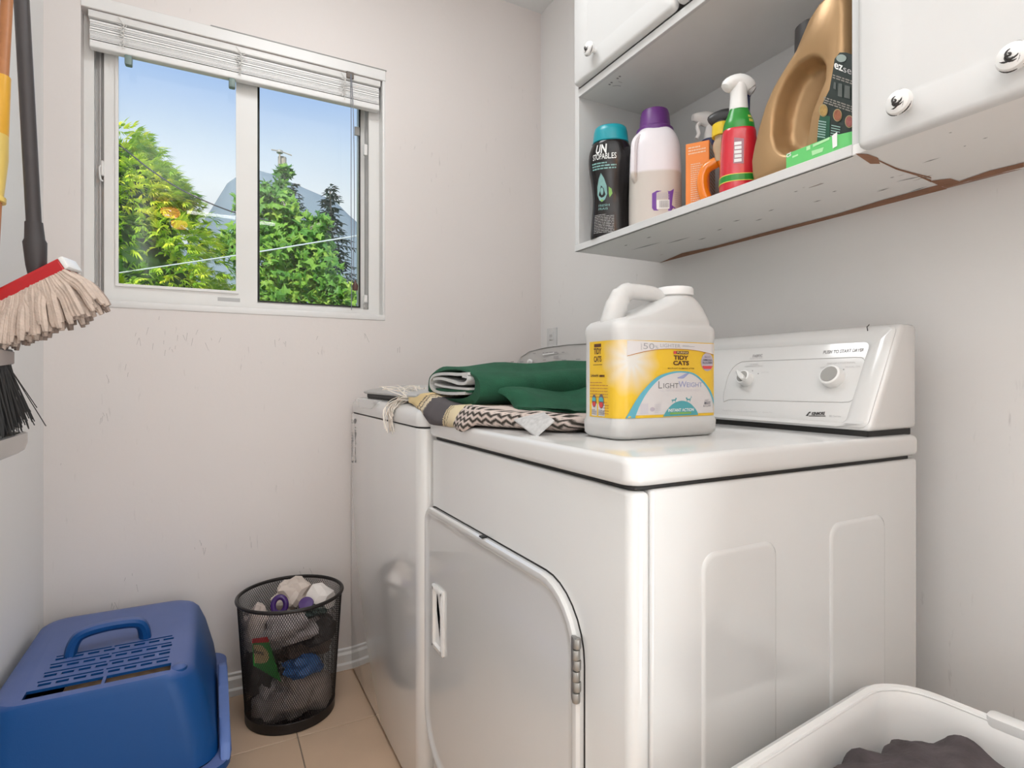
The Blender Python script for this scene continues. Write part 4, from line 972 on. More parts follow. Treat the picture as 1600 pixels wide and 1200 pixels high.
cp = obj('cap', lathe(B(), [(.031, .240), (.0325, .2415), (.0325, .252), (.031, .2545), (.026, .2555)], (JC[0]+.054, JC[1], JZ), seg=40), CAPW, t)
jp = lambda x, z, y=0: Vector((JC[0]+x, JC[1]+y, JZ+z))
b = tube(B(), smooth_path([jp(-.083, .176), jp(-.080, .196), jp(-.071, .220), jp(-.061, .235), jp(-.048, .2415), jp(-.025, .2425), jp(.004, .241), jp(.018, .236), jp(.030, .224), jp(.038, .210)], 4), [.0165]*4+[.0155]*4+[.014]*4+[.0115]*5+[.0098]*12+[.011]*8, 14, True, 1.35); obj('handle', b, JUGP, t)
# printed label wraps the left end and the front
def labelmat():
    m = M('litter_label', (.86, .60, .06), .35, var=0); n, L, p = nodes(m); v, s = coords(m, 'UV')
    du = mth(m, 'MULTIPLY', mth(m, 'SUBTRACT', s[0], .10), 4.2); dv = mth(m, 'MULTIPLY', mth(m, 'SUBTRACT', s[1], .74), 2.7)
    rr_ = mth(m, 'SQRT', mth(m, 'ADD', mth(m, 'MULTIPLY', du, du), mth(m, 'MULTIPLY', dv, dv)))
    ang = mth(m, 'ARCTAN2', dv, du)
    rays = mth(m, 'MULTIPLY', mth(m, 'SINE', mth(m, 'MULTIPLY', ang, 11)), .07)
    k = mth(m, 'SUBTRACT', 1.25, mth(m, 'ADD', rr_, rays), clamp=True)
    k = mth(m, 'MULTIPLY', k, 1.0, clamp=True)
    c1 = mixc(m, k, (.78, .49, .025), (.68, .65, .60))
    L.new(c1, p.inputs['Base Color']); return m
bm = B(); uvl = bm.loops.layers.uv.new('UVMap'); NSG = 48; s_lo, s_hi = -.0715, .203
vv = [[bm.verts.new((*perim(s_lo+(s_hi-s_lo)*i/NSG, .0006), JZ+z)) for i in range(NSG+1)] for z in (.034, .157)]
for i in range(NSG):
    f = bm.faces.new((vv[0][i], vv[0][i+1], vv[1][i+1], vv[1][i]))
    for l, (k, zz) in zip(f.loops, ((i, 0), (i+1, 0), (i+1, 1), (i, 1))): l[uvl].uv = ((s_lo+(s_hi-s_lo)*k/NSG)/.19, zz)
lb = obj('label', bm, labelmat(), t)
def zl(px, py): return ((px-40)/1222*.201-.001, .0345+(1110-py)/1025*.1215)     # surveyed label coordinates -> (s, z)
def lm(off): return lambda px, py: (lambda q: Vector((*perim(q[0], off), JZ+q[1])))(zl(px, py))
F1, F2, F3, F4 = lm(.0010), lm(.0014), lm(.0018), lm(.0022)
def arc(pts, n=6): return [(q.x, q.y) for q in smooth_path([Vector((a, b_, 0)) for a, b_ in pts], n)]
WL = M('label_white', (.66, .625, .615), .4, var=0)
top = arc([(112, 285), (320, 222), (540, 182), (800, 174), (1030, 192), (1258, 240)])
pr = Print(); pr.band([(x, 88) for x, y in top], top); pr.build('white_banner', WL, lb, F1)
pr = Print(); pr.band(top, [(x, y+9) for x, y in top]); pr.build('banner_edge', ORI, lb, F2)
oa = arc([(95, 1110), (180, 930), (300, 745), (470, 570), (640, 500), (800, 483), (960, 510), (1090, 610), (1195, 750), (1258, 900)], 10)
ia = arc([(205, 1088), (265, 930), (360, 760), (500, 600), (650, 525), (800, 503), (950, 530), (1075, 630), (1175, 770), (1258, 985)], 10)
pr = Print(); pr.band(oa, ia); pr.band([(x, 1110) for x in range(95, 206, 11)], [(x, 1110-(x-95)*.2) for x in range(95, 206, 11)]); pr.build('teal_arc', TEALI, lb, F2)
pr = Print(); pr.band(ia, [(x, 1075) for x, y in ia]); pr.build('white_dome', WL, lb, F1)
pr = Print(); pr.poly(arc([(553, 1104), (600, 1020), (680, 935), (790, 895), (900, 925), (985, 1010), (1022, 1082)])+[(1022, 1100)]); pr.build('teal_hill', TEALD, lb, F2)
def cat(flip, x, y, k):
    P_ = [(-.9, -.1), (-.75, .1), (-.5, .18), (-.2, .22), (.1, .2), (.35, .35), (.42, .75), (.55, .55), (.7, .72), (.76, .4), (.66, .2), (.52, .08), (.5, -.6), (.38, -.6), (.34, -.15), (-.3, -.15), (-.42, -.6), (-.56, -.6), (-.5, -.05), (-.7, -.02), (-.8, .02)]
    return [(x+a*k*flip, y-b_*k) for a, b_ in P_]
pr = Print(); pr.poly(cat(1, 695, 885, 48)); pr.poly(cat(-1, 890, 880, 48)); pr.build('cat_silhouettes', TEALD, lb, F2)
pr = Print(); pr.band(arc([(912, 868), (935, 850), (925, 830)]), arc([(906, 862), (928, 848), (919, 832)])); pr.build('cat_tail', TEALD, lb, F2)
pr = Print()
def lt(p, s, x0, y0, x1, y1, **k): # y0 baseline (lower), y1 top, survey pixels
    p.text(s, x0, y0, x1, y1, **k)
lt(pr, 'TIDY', 692, 326, 888, 266, bold=.035); lt(pr, 'CATS', 685, 402, 898, 340, bold=.035); lt(pr, 'MULTI-CAT CLUMPING LITTER', 615, 455, 970, 437, bold=.01); pr.build('brand_lettering', BROWNI, lb, F2)
pr = Print(); pr.rect(728, 246, 892, 206); pr.build('brand_strip', BROWNI, lb, F2)
pr = Print(); pr.rect(690, 246, 727, 206); pr.build('red_square', REDI, lb, F2)
pr = Print(); lt(pr, 'PURINA', 736, 240, 885, 212, bold=.02); pr.build('strip_lettering', M('tan_ink', (.62, .45, .20), .5), lb, F3)
pr = Print(); lt(pr, '50', 302, 192, 440, 112); lt(pr, '%', 448, 184, 490, 140); lt(pr, 'LIGHTER', 516, 160, 780, 112); pr.lines(272, 205, 284, 112, 7, .5, 3); pr.rect(808, 140, 975, 134); pr.rect(808, 128, 900, 124); pr.build('grey_lettering', M('mid_grey_ink', (.36, .36, .37), .6, var=0), lb, F2)
pr = Print(); lt(pr, 'L', 492, 720, 540, 622); lt(pr, 'IGHT', 556, 718, 756, 650); pr.build('grey_title', INKD, lb, F2)
pr = Print(); lt(pr, 'W', 755, 710, 862, 622); lt(pr, 'EIGHT', 868, 706, 1082, 640); pr.band(arc([(740, 575), (800, 545), (850, 518), (905, 508)]), arc([(742, 582), (815, 585), (850, 560), (905, 508)])); pr.build('blue_title', BLUEI, lb, F2)
pr = Print(); lt(pr, 'FULL PERFORMANCE, HALF THE WEIGHT', 512, 770, 1065, 738); pr.rect(265, 1060, 365, 920); pr.lines(445, 930, 525, 1060, 5, .5, 3); pr.build('pale_lettering', M('pale_grey_ink', (.60, .57, .60), .5, var=0), lb, F2)
pr = Print(); pr.disc(415, 1000, 30, 30, 18); pr.build('round_seal', LAV, lb, F2)
pr = Print(); lt(pr, 'INSTANT ACTION', 618, 1042, 960, 1000, bold=.02); pr.build('white_lettering', WHITEI, lb, F3)
pr = Print(); pr.rect(640, 1078, 925, 1052); pr.build('green_strip', GREENI, lb, F3)
pr = Print(); pr.disc(1153, 350, 88, 130, 28); pr.build('oval_badge', LAV, lb, F2)
pr = Print(); pr.poly([(1078, 405), (1228, 405), (1205, 448), (1100, 448)]); pr.build('badge_band', REDI, lb, F3)
pr = Print(); lt(pr, 'AMMONIA', 1086, 334, 1222, 306, bold=.02); lt(pr, 'BLOCKER', 1086, 374, 1222, 344, bold=.02); lt(pr, 'INSTANT', 1115, 288, 1195, 268); lt(pr, 'MAXX', 1108, 955, 1198, 912, bold=.02, shear=.2); lt(pr, 'FAST', 1118, 905, 1170, 888); lt(pr, '& CLUMP', 1095, 990, 1200, 962); pr.build('badge_lettering', M('slate_ink', (.16, .15, .19), .5, var=0), lb, F3)
# left end of the label, in (s, z)
def le(off): return lambda s, z: Vector((*perim(s*.85, off), JZ+z))
E1, E2, E3 = le(.0010), le(.0014), le(.0018)
pr = Print(); pr.text('TIDY', -.070, .136, -.046, .146, bold=.03); pr.text('CATS', -.070, .1235, -.046, .133, bold=.03); pr.rect(-.069, .1475, -.047, .153); pr.rect(-.072, .1185, -.044, .1195); pr.text('Lightweight', -.080, .098, -.055, .104, bold=.02); pr.lines(-.052, .099, -.030, .104, 1, .7, 2); pr.build('end_lettering', BROWNI, lb, E1)
pr = Print(); pr.lines(-.082, .066, -.026, .094, 6, .3, 5); pr.lines(-.040, .040, -.024, .062, 5, .3, 6); pr.build('end_small_lettering', ORI, lb, E1)
pr = Print(); pr.rect(-.077, .036, -.060, .056); pr.rect(-.056, .036, -.036, .056); pr.build('white_panels', WL, lb, E1)
pr = Print(); pr.disc(-.0685, .060, .0068, .0105, 20); pr.disc(-.046, .060, .0080, .0118, 20); pr.build('end_badges', M('badge_brown', (.16, .12, .12), .5), lb, E2)
pr = Print(); pr.disc(-.0685, .0555, .0052, .0045, 14); pr.disc(-.046, .0545, .0062, .005, 14); pr.build('end_badge_red', REDI, lb, E3)
pr = Print(); pr.disc(-.0685, .0625, .0060, .0038, 14); pr.disc(-.046, .0625, .0070, .0042, 14); pr.build('end_badge_teal', TEALD, lb, E3)
pr = Print(); pr.lines(-.076, .038, -.061, .047, 5, .4, 3); pr.lines(-.055, .038, -.037, .047, 5, .4, 4); pr.build('end_panel_lettering', INK, lb, E2)
pr = Print(); pr.lines(.045, .1715, .067, .1738, 1, .8, 2); pr.build('moulded_lettering', INKL, body, lambda s, z: Vector((*perim(s, .0006), JZ+z)))

# ================================================================== BLANKETS
# woven blanket folded flat over the lid corner
def wovenmat():
    m = M('woven_cotton', (.7, .5, .3), .95, var=0); n, L, p = nodes(m); v, s = coords(m, 'UV')
    U, V = s[0], s[1]
    fine = noi(m, scaled(m, v, (1, 1, 1)), 260, 2)
    r = n.new('ShaderNodeValToRGB'); r.color_ramp.interpolation = 'CONSTANT'
    stripes = [(0, (.88, .74, .58)), (.05, (.90, .68, .34)), (.275, (.12, .09, .07)), (.288, (.88, .70, .42)), (.305, (.16, .12, .09)), (.318, (.88, .74, .52)), (.345, (.10, .092, .10)), (.57, (.88, .72, .44)), (.585, (.22, .17, .11)), (.595, (.88, .74, .46)), (.61, (.40, .30, .18)), (.62, (.88, .74, .48)), (.71, (.84, .72, .63))]
    el = r.color_ramp.elements; el[0].position = 0; el[0].color = (*stripes[0][1], 1); el[1].position = stripes[1][0]; el[1].color = (*stripes[1][1], 1)
    for q, cc in stripes[2:]: k = el.new(q); k.color = (*cc, 1)
    wob = mth(m, 'ADD', U, mth(m, 'MULTIPLY', mth(m, 'SUBTRACT', noi(m, v, 30, 2), .5), .05)); L.new(wob, r.inputs[0])
    # black zigzag border on the second folded layer (U beyond 1)
    tri = mth(m, 'PINGPONG', mth(m, 'MULTIPLY', U, 30), 1)
    f = mth(m, 'ADD', mth(m, 'MULTIPLY', V, 5.5), mth(m, 'MULTIPLY', tri, .55))
    zz = mth(m, 'GREATER_THAN', mth(m, 'PINGPONG', mth(m, 'ADD', f, mth(m, 'MULTIPLY', mth(m, 'SUBTRACT', fine, .5), 1.1)), .5), .24)
    dots = mth(m, 'GREATER_THAN', mth(m, 'ADD', mth(m, 'MULTIPLY', mth(m, 'PINGPONG', mth(m, 'MULTIPLY', U, 30), 1), .5), mth(m, 'MULTIPLY', mth(m, 'SUBTRACT', fine, .5), .6)), .24)
    inz = mth(m, 'LESS_THAN', V, .50); ind = mth(m, 'MULTIPLY', mth(m, 'GREATER_THAN', V, .54), mth(m, 'LESS_THAN', V, .66))
    blk = mth(m, 'MAXIMUM', mth(m, 'MULTIPLY', zz, inz), mth(m, 'MULTIPLY', dots, ind))
    pat = mixc(m, blk, (.80, .67, .60), (.02, .018, .012))
    second = mth(m, 'GREATER_THAN', U, 1.0)
    col = mixc(m, second, r.outputs[0], pat)
    col = mixc(m, mth(m, 'MULTIPLY', fine, .20), col, (.25, .18, .14))
    L.new(col, p.inputs['Base Color'])
    b_ = n.new('ShaderNodeBump'); b_.inputs['Strength'].default_value = .7; b_.inputs['Distance'].default_value = .003
    L.new(noi(m, v, 220, 2), b_.inputs['Height']); L.new(b_.outputs[0], p.inputs['Normal']); return m
WOVEN = wovenmat()
wb = thing('woven_blanket', 'folded cream and black patterned woven blanket with fringe under the green throw', 'blanket', (.62, 1.1, .903))
def layer(name, ya, yb, front, back, zb, zt, u0, u1, droop, seed, nseg=30):
    """folded layer as a closed rounded slab; front(y), back(y) give its x extent"""
    bm = B(); uvl = bm.loops.layers.uv.new('UVMap'); rings = []; NP = 26; meta = []
    for i in range(nseg+1):
        t_ = i/nseg; y = ya+(yb-ya)*t_; x0, x1 = front(y), back(y); th = zt(y)-zb(y); ring = []; uvr = []
        e_ = min(1, min(t_, 1-t_)*9+.25)
        for k in range(NP):
            a = -PI/2+2*PI*k/NP                       # round the section: bottom -> front -> top -> back
            ca, sa = math.cos(a+PI), math.sin(a)
            X = (x0+x1)/2+(x1-x0)/2*math.copysign(abs(ca)**.35, ca); zc = zb(y)+th/2; Z = zc+th/2*e_*math.copysign(abs(sa)**.6, sa)
            if X < .46: Z -= droop*min(1, (.46-X)/.02)
            nn_ = noise.noise(Vector((X*16, y*16, seed)))*.006
            Z += max(nn_, -.002) if sa > .1 else 0; X += .005*noise.noise(Vector((y*22, Z*25, seed+3)))
            ring.append(Vector((X, y+.004*noise.noise(Vector((X*20, Z*30, seed+9))), Z))); uvr.append((u0+(u1-u0)*t_, (Z-zb(y)+.0)/max(th, .01)*.55+(X-x0)*3.2))
        rings.append(ring); meta.append(uvr)
    vs = loft(bm, rings)
    lut = {v: meta[i][k] for i, r_ in enumerate(vs) for k, v in enumerate(r_)}
    for f in bm.faces:
        for l in f.loops: l[uvl].uv = lut[l.vert]
    return obj(name, bm, WOVEN, wb, angle=80)
def lerpf(*pts):
    def f(y):
        for (a, va), (b_, vb) in zip(pts, pts[1:]):
            if a <= y <= b_: return va+(vb-va)*(y-a)/(b_-a)
        return pts[0][1] if y < pts[0][0] else pts[-1][1]
    return f
layer('striped_fold', 1.445, 1.075, lerpf((1.05, .442), (1.30, .436), (1.38, .440), (1.45, .462)), lambda y: .80, lerpf((1.0, .9035), (1.24, .9035), (1.275, .935), (1.33, .945), (1.36, .9555), (1.46, .9575)), lerpf((1.0, .940), (1.20, .948), (1.32, .966), (1.46, .962)), .0, .72, .020, 1)
layer('patterned_fold', 1.10, .825, lerpf((.79, .575), (.86, .530), (.97, .472), (1.04, .438), (1.12, .444)), lambda y: .80, lambda y: .9035, lerpf((.78, .932), (.9, .938), (1.1, .946)), 1.02, 1.9, .022, 5)
fb = B(); r = random.Random(21)
for i in range(70):
    x = r.uniform(.45, .75); z = .953+r.uniform(-.008, .008); y = 1.43
    if i < 26:
        x = r.uniform(.440, .48); p_ = [(x, 1.42, z-.002), (x-.012, 1.44+r.uniform(0, .04), z-.004), (x-.030-r.uniform(0, .012), 1.45+r.uniform(0, .06), z-.030), (x-.034-r.uniform(0, .010), 1.45+r.uniform(0, .05), z-.050-r.uniform(0, .05)**1.0)]
        p_ = [(max(q[0], .418) if k < 2 else min(q[0], .424), q[1], q[2]) for k, q in enumerate(p_)]
    else:
        p_ = [(x, y, z), (x+r.uniform(-.03, .02), y+.02, z+r.uniform(0, .02)), (x+r.uniform(-.05, .03), y+.04, z+r.uniform(.0, .035)), (x+r.uniform(-.06, .03), y+.055+r.uniform(0, .02), z+r.uniform(.012, .03))]
    tube(fb, smooth_path(p_, 4), .0012, 5)
o = obj('fringe', fb, FRINGE, wb); o['kind'] = 'stuff'
# green throw
gt = thing('green_throw', 'dark green fleece throw folded into a bundle with pale lining showing', 'blanket', (.7, 1.2, .945))
def oval(X, cy, hw, cz, hh, p=2.6, n=40, seed=0, amp=.006):
    out = []
    for k in range(n):
        a = 2*PI*k/n; ca, sa = math.cos(a), math.sin(a)
        y = cy+hw*math.copysign(abs(ca)**(2/p), ca); z = cz+hh*math.copysign(abs(sa)**(2/p), sa)
        q = amp*noise.noise(Vector((X*7, y*9, z*12+seed)))
        if amp > .008 and sa > 0: z += .005*math.exp(-((y-1.20+.25*(X-.5))/.022)**2)*min(1, (X-.49)*9)-.010*math.exp(-((y-1.13+.12*(X-.5))/.025)**2)*min(1, (X-.49)*7)
        out.append(Vector((X+q, y+q, z+q*(1 if sa > -.2 else .2))))
    return out
sec = []
for i in range(15):
    f = i/14; X = .495+.40*f
    sec.append((X, 1.225-.01*f, .160+.02*math.sin(f*PI), .981+.014*f, .046+.007*f, i))
b = B()
inner = [oval(X+.004, cy-.0, hw-.030, cz+.002, hh-.013, amp=.003) for X, cy, hw, cz, hh, i in sec[:7]][::-1]
mouth = [oval(.489, 1.225, .140, .987, .033, amp=.004), oval(.490, 1.225, .148, .986, .037, amp=.004)]
outer = [oval(X, cy, hw, cz, hh, seed=1.5, amp=.010) for X, cy, hw, cz, hh, i in sec]+[oval(.905, 1.215, .14, .996, .036), oval(.915, 1.215, .09, .996, .015)]
loft(b, inner+mouth+outer)
obj('outer_fold', b, GREENF, gt, angle=80)
def ribbon(pts, th, x0, x1):
    bm = B(); pts = [(1.225+(y-1.225)*.93, .988+(z-.976)*1.02) for y, z in pts]; P_ = smooth_path([Vector((0, y, z)) for y, z in pts], 5); A = []; Bq = []
    for i, p_ in enumerate(P_):
        t_ = (P_[min(i+1, len(P_)-1)]-P_[max(0, i-1)]).normalized(); nn_ = Vector((0, -t_.z, t_.y))*th/2
        A.append(p_+nn_); Bq.append(p_-nn_)
    loop = A+Bq[::-1]; loft(bm, [[q+Vector((X, 0, 0)) for q in loop] for X in (x0, x1)]); return bm
obj('lining_fold', ribbon([(1.10, .998), (1.16, .997), (1.25, .999), (1.32, .996), (1.352, .985), (1.352, .968), (1.31, .957), (1.22, .954), (1.12, .957)], .0065, .484, .62), LINING, gt, angle=60)
obj('lining_fold', ribbon([(1.325, .986), (1.27, .988), (1.20, .982), (1.15, .977), (1.11, .979), (1.10, .990), (1.13, .993)], .006, .482, .62), LINING, gt, angle=60)
obj('lining_fold', ribbon([(1.10, .966), (1.18, .967), (1.26, .970), (1.32, .975)], .005, .484, .62), LINING, gt, angle=60)
obj('inner_fold', ribbon([(1.32, .962), (1.24, .961), (1.15, .962), (1.10, .961)], .006, .487, .62), GREENF, gt, angle=60)
# loose flap in front of the bundle, draped down to the lid
b = B(); NU, NV = 26, 16; g = []
for j in range(NV+1):
    v = j/NV; row = []
    for i in range(NU+1):
        u = i/NU
        X = .50+.40*u; y0 = 1.10; tipd = lerpf((0, .12), (.10, .245), (.30, .25), (.6, .235), (1, .18))(u)
        Y = y0-tipd*v; top_ = .985+.012*u
        Z = top_+(.945-top_)*min(1, v*1.3)**1.2
        Z = Z-(.022*max(0, v-.6)/.4 if u > .12 else .0)
        Z += .010*math.sin(u*9+v*3)*math.sin(PI*min(1, v*1.1))+.012*math.exp(-((u-.62-.25*v)/.10)**2)*math.sin(PI*v)-.008*math.exp(-((u-.45+.1*v)/.07)**2)*v
        X += .02*math.sin(v*4+u*5)*v+.05*v*(1-u)
        row.append(Vector((X, Y, max(Z, .9415))))
    g.append(row)
th = .006
loft(b, [r_+[q-Vector((0, 0, th)) for q in r_[::-1]] for r_ in g]); obj('draped_flap', b, GREENF, gt, angle=80)
TAGM = M('speckled_tag', (.50, .49, .48), .5, var=.35, scale=120)
tagp = [onX(803, 656, .487), onX(838, 683, .487), onX(866, 658, .515), onX(850, 645, .530)];
b = B(); loft(b, [[q+Vector((-.02*0, 0, dz)) for q in tagp] for dz in (-.001, .0015)]); obj('care_tag', b, TAGM, gt, False)

# ================================================================== PET CARRIER
pc = thing('pet_carrier', 'blue plastic pet carrier with slotted roof and handle on the floor', 'pet carrier', (-.21, 1.6, 0))
CX0, CX1, CY0, CY1 = -.392, -.030, 1.425, 1.915
def cr(x0, y0, x1, y1, r_, z, n=6): return [Vector((x, y, z)) for x, y in rrect(x0, y0, x1, y1, r_, n)]
ro = [cr(-.404, 1.385, .016, 1.955, .06, .165), cr(-.402, 1.395, .008, 1.948, .06, .22), cr(-.397, 1.414, -.012, 1.935, .06, .30), cr(-.392, 1.425, -.028, 1.925, .058, .340), cr(-.387, 1.430, -.038, 1.916, .055, .352), cr(-.378, 1.435, -.050, 1.904, .05, .3585), cr(-.362, 1.443, -.068, 1.885, .045, .3605)]
ri = [cr(-.350, 1.449, -.080, 1.875, .04, .3545), cr(-.378, 1.440, -.048, 1.905, .05, .345), cr(-.388, 1.430, -.024, 1.922, .05, .30), cr(-.394, 1.410, -.004, 1.938, .05, .22), cr(-.396, 1.393, .008, 1.947, .052, .165)]
b = B()
loft(b, ro+[]+ri, False, False)
# close roof (outer last ring to inner first ring are bridged by loft; cap the roof as a plate)
b.free(); b = B()
vo = loft(b, ro, False, True); vi = loft(b, ri, True, False)
n_ = len(vo[0])
for i in range(n_): j = (i+1) % n_; b.faces.new((vo[0][j], vo[0][i], vi[-1][i], vi[-1][j]))
bmesh.ops.recalc_face_normals(b, faces=b.faces)
me = bpy.data.meshes.new('shell'); b.to_mesh(me); b.free()
sh = bpy.data.objects.new('shell_tmp', me); COL.objects.link(sh)
cut = B()
def slot(x0, y0, x1, y1): box(cut, (x0, y0, .33), (x1, y1, .38))
for k in range(4):
    y = 1.500+k*.040
    for i in range(8): slot(-.318+i*.030+k*.002, y, -.318+i*.030+.022+k*.002, y+.0105)
    slot(-.322+k*.003, y+.018, -.208, y+.0245); slot(-.203, y+.018, -.084, y+.0245)
slot(-.332, 1.452, -.203, 1.486); slot(-.197, 1.452, -.078, 1.486)
bmesh.ops.recalc_face_normals(cut, faces=cut.faces)
mc = bpy.data.meshes.new('cut'); cut.to_mesh(mc); cut.free(); co = bpy.data.objects.new('cut', mc); COL.objects.link(co)
md = sh.modifiers.new('b', 'BOOLEAN'); md.object = co; md.operation = 'DIFFERENCE'; md.solver = 'EXACT'
dg = bpy.context.evaluated_depsgraph_get(); dg.update()
me2 = bpy.data.meshes.new_from_object(sh.evaluated_get(dg)); me2.name = 'roof_shell'
bpy.data.objects.remove(sh); bpy.data.objects.remove(co)
me2.materials.clear()
shell = mesh_obj('roof_shell', me2, BLUE, pc, True, 30)
# dusty roof: the top faces carry a duller, dustier finish
n, L, p = nodes(BLUE); v, s = coords(BLUE); dustn = noi(BLUE, v, 7, 5)
gN = n.new('ShaderNodeNewGeometry'); sp = n.new('ShaderNodeSeparateXYZ'); L.new(gN.outputs['Normal'], sp.inputs[0])
kk = mth(BLUE, 'MULTIPLY', mth(BLUE, 'MULTIPLY', mth(BLUE, 'SUBTRACT', sp.outputs['Z'], .55), 2.4, clamp=True), mth(BLUE, 'MULTIPLY_ADD', dustn, .5, .55), clamp=True)
L.new(mixc(BLUE, mth(BLUE, 'MULTIPLY', kk, .85), (.003, .060, .22), (.14, .18, .39)), p.inputs['Base Color'])
lo = [cr(-.37, 1.40, -.02, 1.92, .05, .0), cr(-.38, 1.392, -.005, 1.935, .05, .01), cr(-.400, 1.372, .022, 1.955, .055, .13), cr(-.406, 1.366, .040, 1.962, .06, .145), cr(-.406, 1.366, .042, 1.962, .06, .163), cr(-.392, 1.385, .010, 1.945, .05, .163), cr(-.385, 1.40, .0, 1.94, .05, .14), cr(-.36, 1.42, -.03, 1.91, .045, .015)]
b = B(); loft(b, lo); obj('base_shell', b, BLUE, pc)
b = prism(B(), [(1.39, .160), (1.42, .185), (1.50, .203), (1.62, .218), (1.72, .224), (1.76, .215), (1.785, .19), (1.79, .160)], lambda y, z, h: Vector((h, y, z)), .018, .040); bev(b, .006, 2); obj('side_flange', b, BLUED, pc)
obj('liner', rbox((-.30, 1.44, .016), (-.045, 1.90, .30), .02, 2), TANB, pc)
hpts = [(-.288, 1.640, .352), (-.282, 1.645, .382), (-.266, 1.650, .400), (-.22, 1.655, .407), (-.165, 1.660, .403), (-.148, 1.663, .388), (-.142, 1.665, .352)]
obj('handle', tube(B(), smooth_path(hpts, 5), .0185, 10, True, .7), BLUE, pc)
obj('corner_bump', lathe(B(), [(.016, 0), (.016, .006), (.010, .011), (.0, .012)], (-.062, 1.462, .353), seg=16, cap1=False), BLUE, pc)

# ================================================================== WASTE BIN
bc = Vector((.214, 1.822, 0))
wbn = thing('waste_bin', 'black wire mesh waste bin full of rubbish beside the washing machine', 'bin', bc)
H0, H1, R0, R1 = .030, .350, .126, .147
b = B(); NA, NH = 132, 52
def mp_(i, j):
    f = j/NH; rr_ = R0+(R1-R0)*f; a = 2*PI*(i+.5*(j % 2))/NA
    return Vector((bc.x+rr_*math.cos(a), bc.y+rr_*math.sin(a), H0+(H1-H0)*f)), Vector((math.cos(a), math.sin(a), 0))
ww = .00075
def strand(p, q, nrm):
    d = (q-p).normalized(); s_ = d.cross(nrm)*ww
    v = [b.verts.new(k) for k in (p-s_, p+s_, p+nrm*ww, q-s_, q+s_, q+nrm*ww)]
    b.faces.new((v[0], v[3], v[5], v[2])); b.faces.new((v[1], v[2], v[5], v[4])); b.faces.new((v[0], v[1], v[4], v[3]))
for j in range(NH):
    for i in range(NA):
        p0, n0 = mp_(i, j)
        if j % 2 == 0: q1, q2 = mp_(i, j+1)[0], mp_(i-1, j+1)[0]
        else: q1, q2 = mp_(i, j+1)[0], mp_(i+1, j+1)[0]
        strand(p0, q1, n0); strand(p0, q2, n0)
o = obj('wire_mesh', b, BLACKM, wbn, False); o['kind'] = 'stuff'
obj('rim', ringtube(B(), [Vector((bc.x+.148*math.cos(2*PI*k/64), bc.y+.148*math.sin(2*PI*k/64), .353)) for k in range(64)], .0052, 10), BLACKM, wbn)
obj('base', lathe(B(), [(.120, 0), (.1265, .002), (.1275, .030), (.1265, .031), (.1255, .006), (.0, .0055)], bc, seg=56, cap1=False), BLACKM, wbn)
def crumple(name, label, c, sz, mat, seed, cat='rubbish', amp=.5, sub=3, grp=None):
    bm = B(); bmesh.ops.create_icosphere(bm, subdivisions=sub, radius=1)
    for v in bm.verts:
        n_ = v.co.copy(); q = 1+amp*noise.noise(n_*1.7+Vector((seed, 0, 0)))+amp*.6*abs(noise.noise(n_*4+Vector((0, seed, 0))))
        v.co = Vector((n_.x*sz[0], n_.y*sz[1], n_.z*sz[2]))*q+Vector(c)
        d_ = Vector((v.co.x-bc.x, v.co.y-bc.y)); lim = R0+(R1-R0)*max(0, min(1, (v.co.z-H0)/(H1-H0)))-.006
        if d_.length > lim: d_ = d_*(lim/d_.length); v.co.x = bc.x+d_.x; v.co.y = bc.y+d_.y
        v.co.z = max(v.co.z, .007)
    return tag(obj(name, bm, mat, None, True, 12), label, cat, grp)
PAP = M('crumpled_paper', (.50, .42, .38), .8, var=.25, scale=40); PAPW = M('white_paper', (.80, .74, .70), .7); BAG = M('grey_bag', (.42, .37, .36), .35, var=.3, scale=30, trans=.1)
BRN = M('brown_rubbish', (.20, .14, .11), .7, var=.4, scale=30); DRK = M('dark_rubbish', (.035, .028, .026), .6, var=.5, scale=30)
crumple('crumpled_paper', 'beige crumpled paper at the bottom right of the mesh bin', bc+Vector((.03, -.04, .08)), (.075, .065, .07), PAP, 1.3)
crumple('crumpled_tissue', 'grey crumpled tissue low at the left of the mesh bin', bc+Vector((-.05, -.045, .065)), (.055, .055, .052), BAG, 4.2)
crumple('dark_wrapper', 'dark crumpled wrapper at the left side of the mesh bin', bc+Vector((-.085, .0, .16)), (.04, .06, .10), DRK, 2.2)
crumple('brown_paper_bag', 'brown crumpled paper in the middle of the mesh bin', bc+Vector((.04, .03, .195)), (.075, .07, .06), BRN, 6.1)
crumple('black_bag', 'black crumpled bag in the upper right of the mesh bin', bc+Vector((.055, -.035, .245)), (.065, .06, .035), DRK, 7.7)
crumple('plastic_bag', 'translucent grey plastic bag below the bin rim', bc+Vector((-.005, -.065, .275)), (.075, .045, .045), BAG, 9.1)
crumple('tan_wrapper', 'tan crumpled wrapper at the upper left of the mesh bin', bc+Vector((-.095, -.01, .27)), (.035, .05, .055), PAP, 3.4)
crumple('beige_tissue', 'beige crumpled tissue standing up at the back of the bin', bc+Vector((.015, .045, .335)), (.055, .04, .042), M('beige_tissue', (.62, .53, .47), .8), 5.6)
crumple('white_paper', 'white folded paper at the right side of the bin rim', bc+Vector((.085, -.01, .325)), (.042, .045, .040), PAPW, 8.8, amp=.4, sub=2)
crumple('blue_wrapper', 'blue crumpled wrapper in the middle front of the bin', bc+Vector((.02, -.085, .165)), (.055, .028, .026), M('blue_foil', (.05, .16, .42), .4), 2.9)
pk = thing('snack_packet', 'flat green snack packet with red corner inside the bin', 'packet', bc+Vector((-.06, -.09, .1)))
A = [onY(u, v, 1.722) for u, v in ((407, 1000), (418, 995), (440, 1064), (405, 1052))]
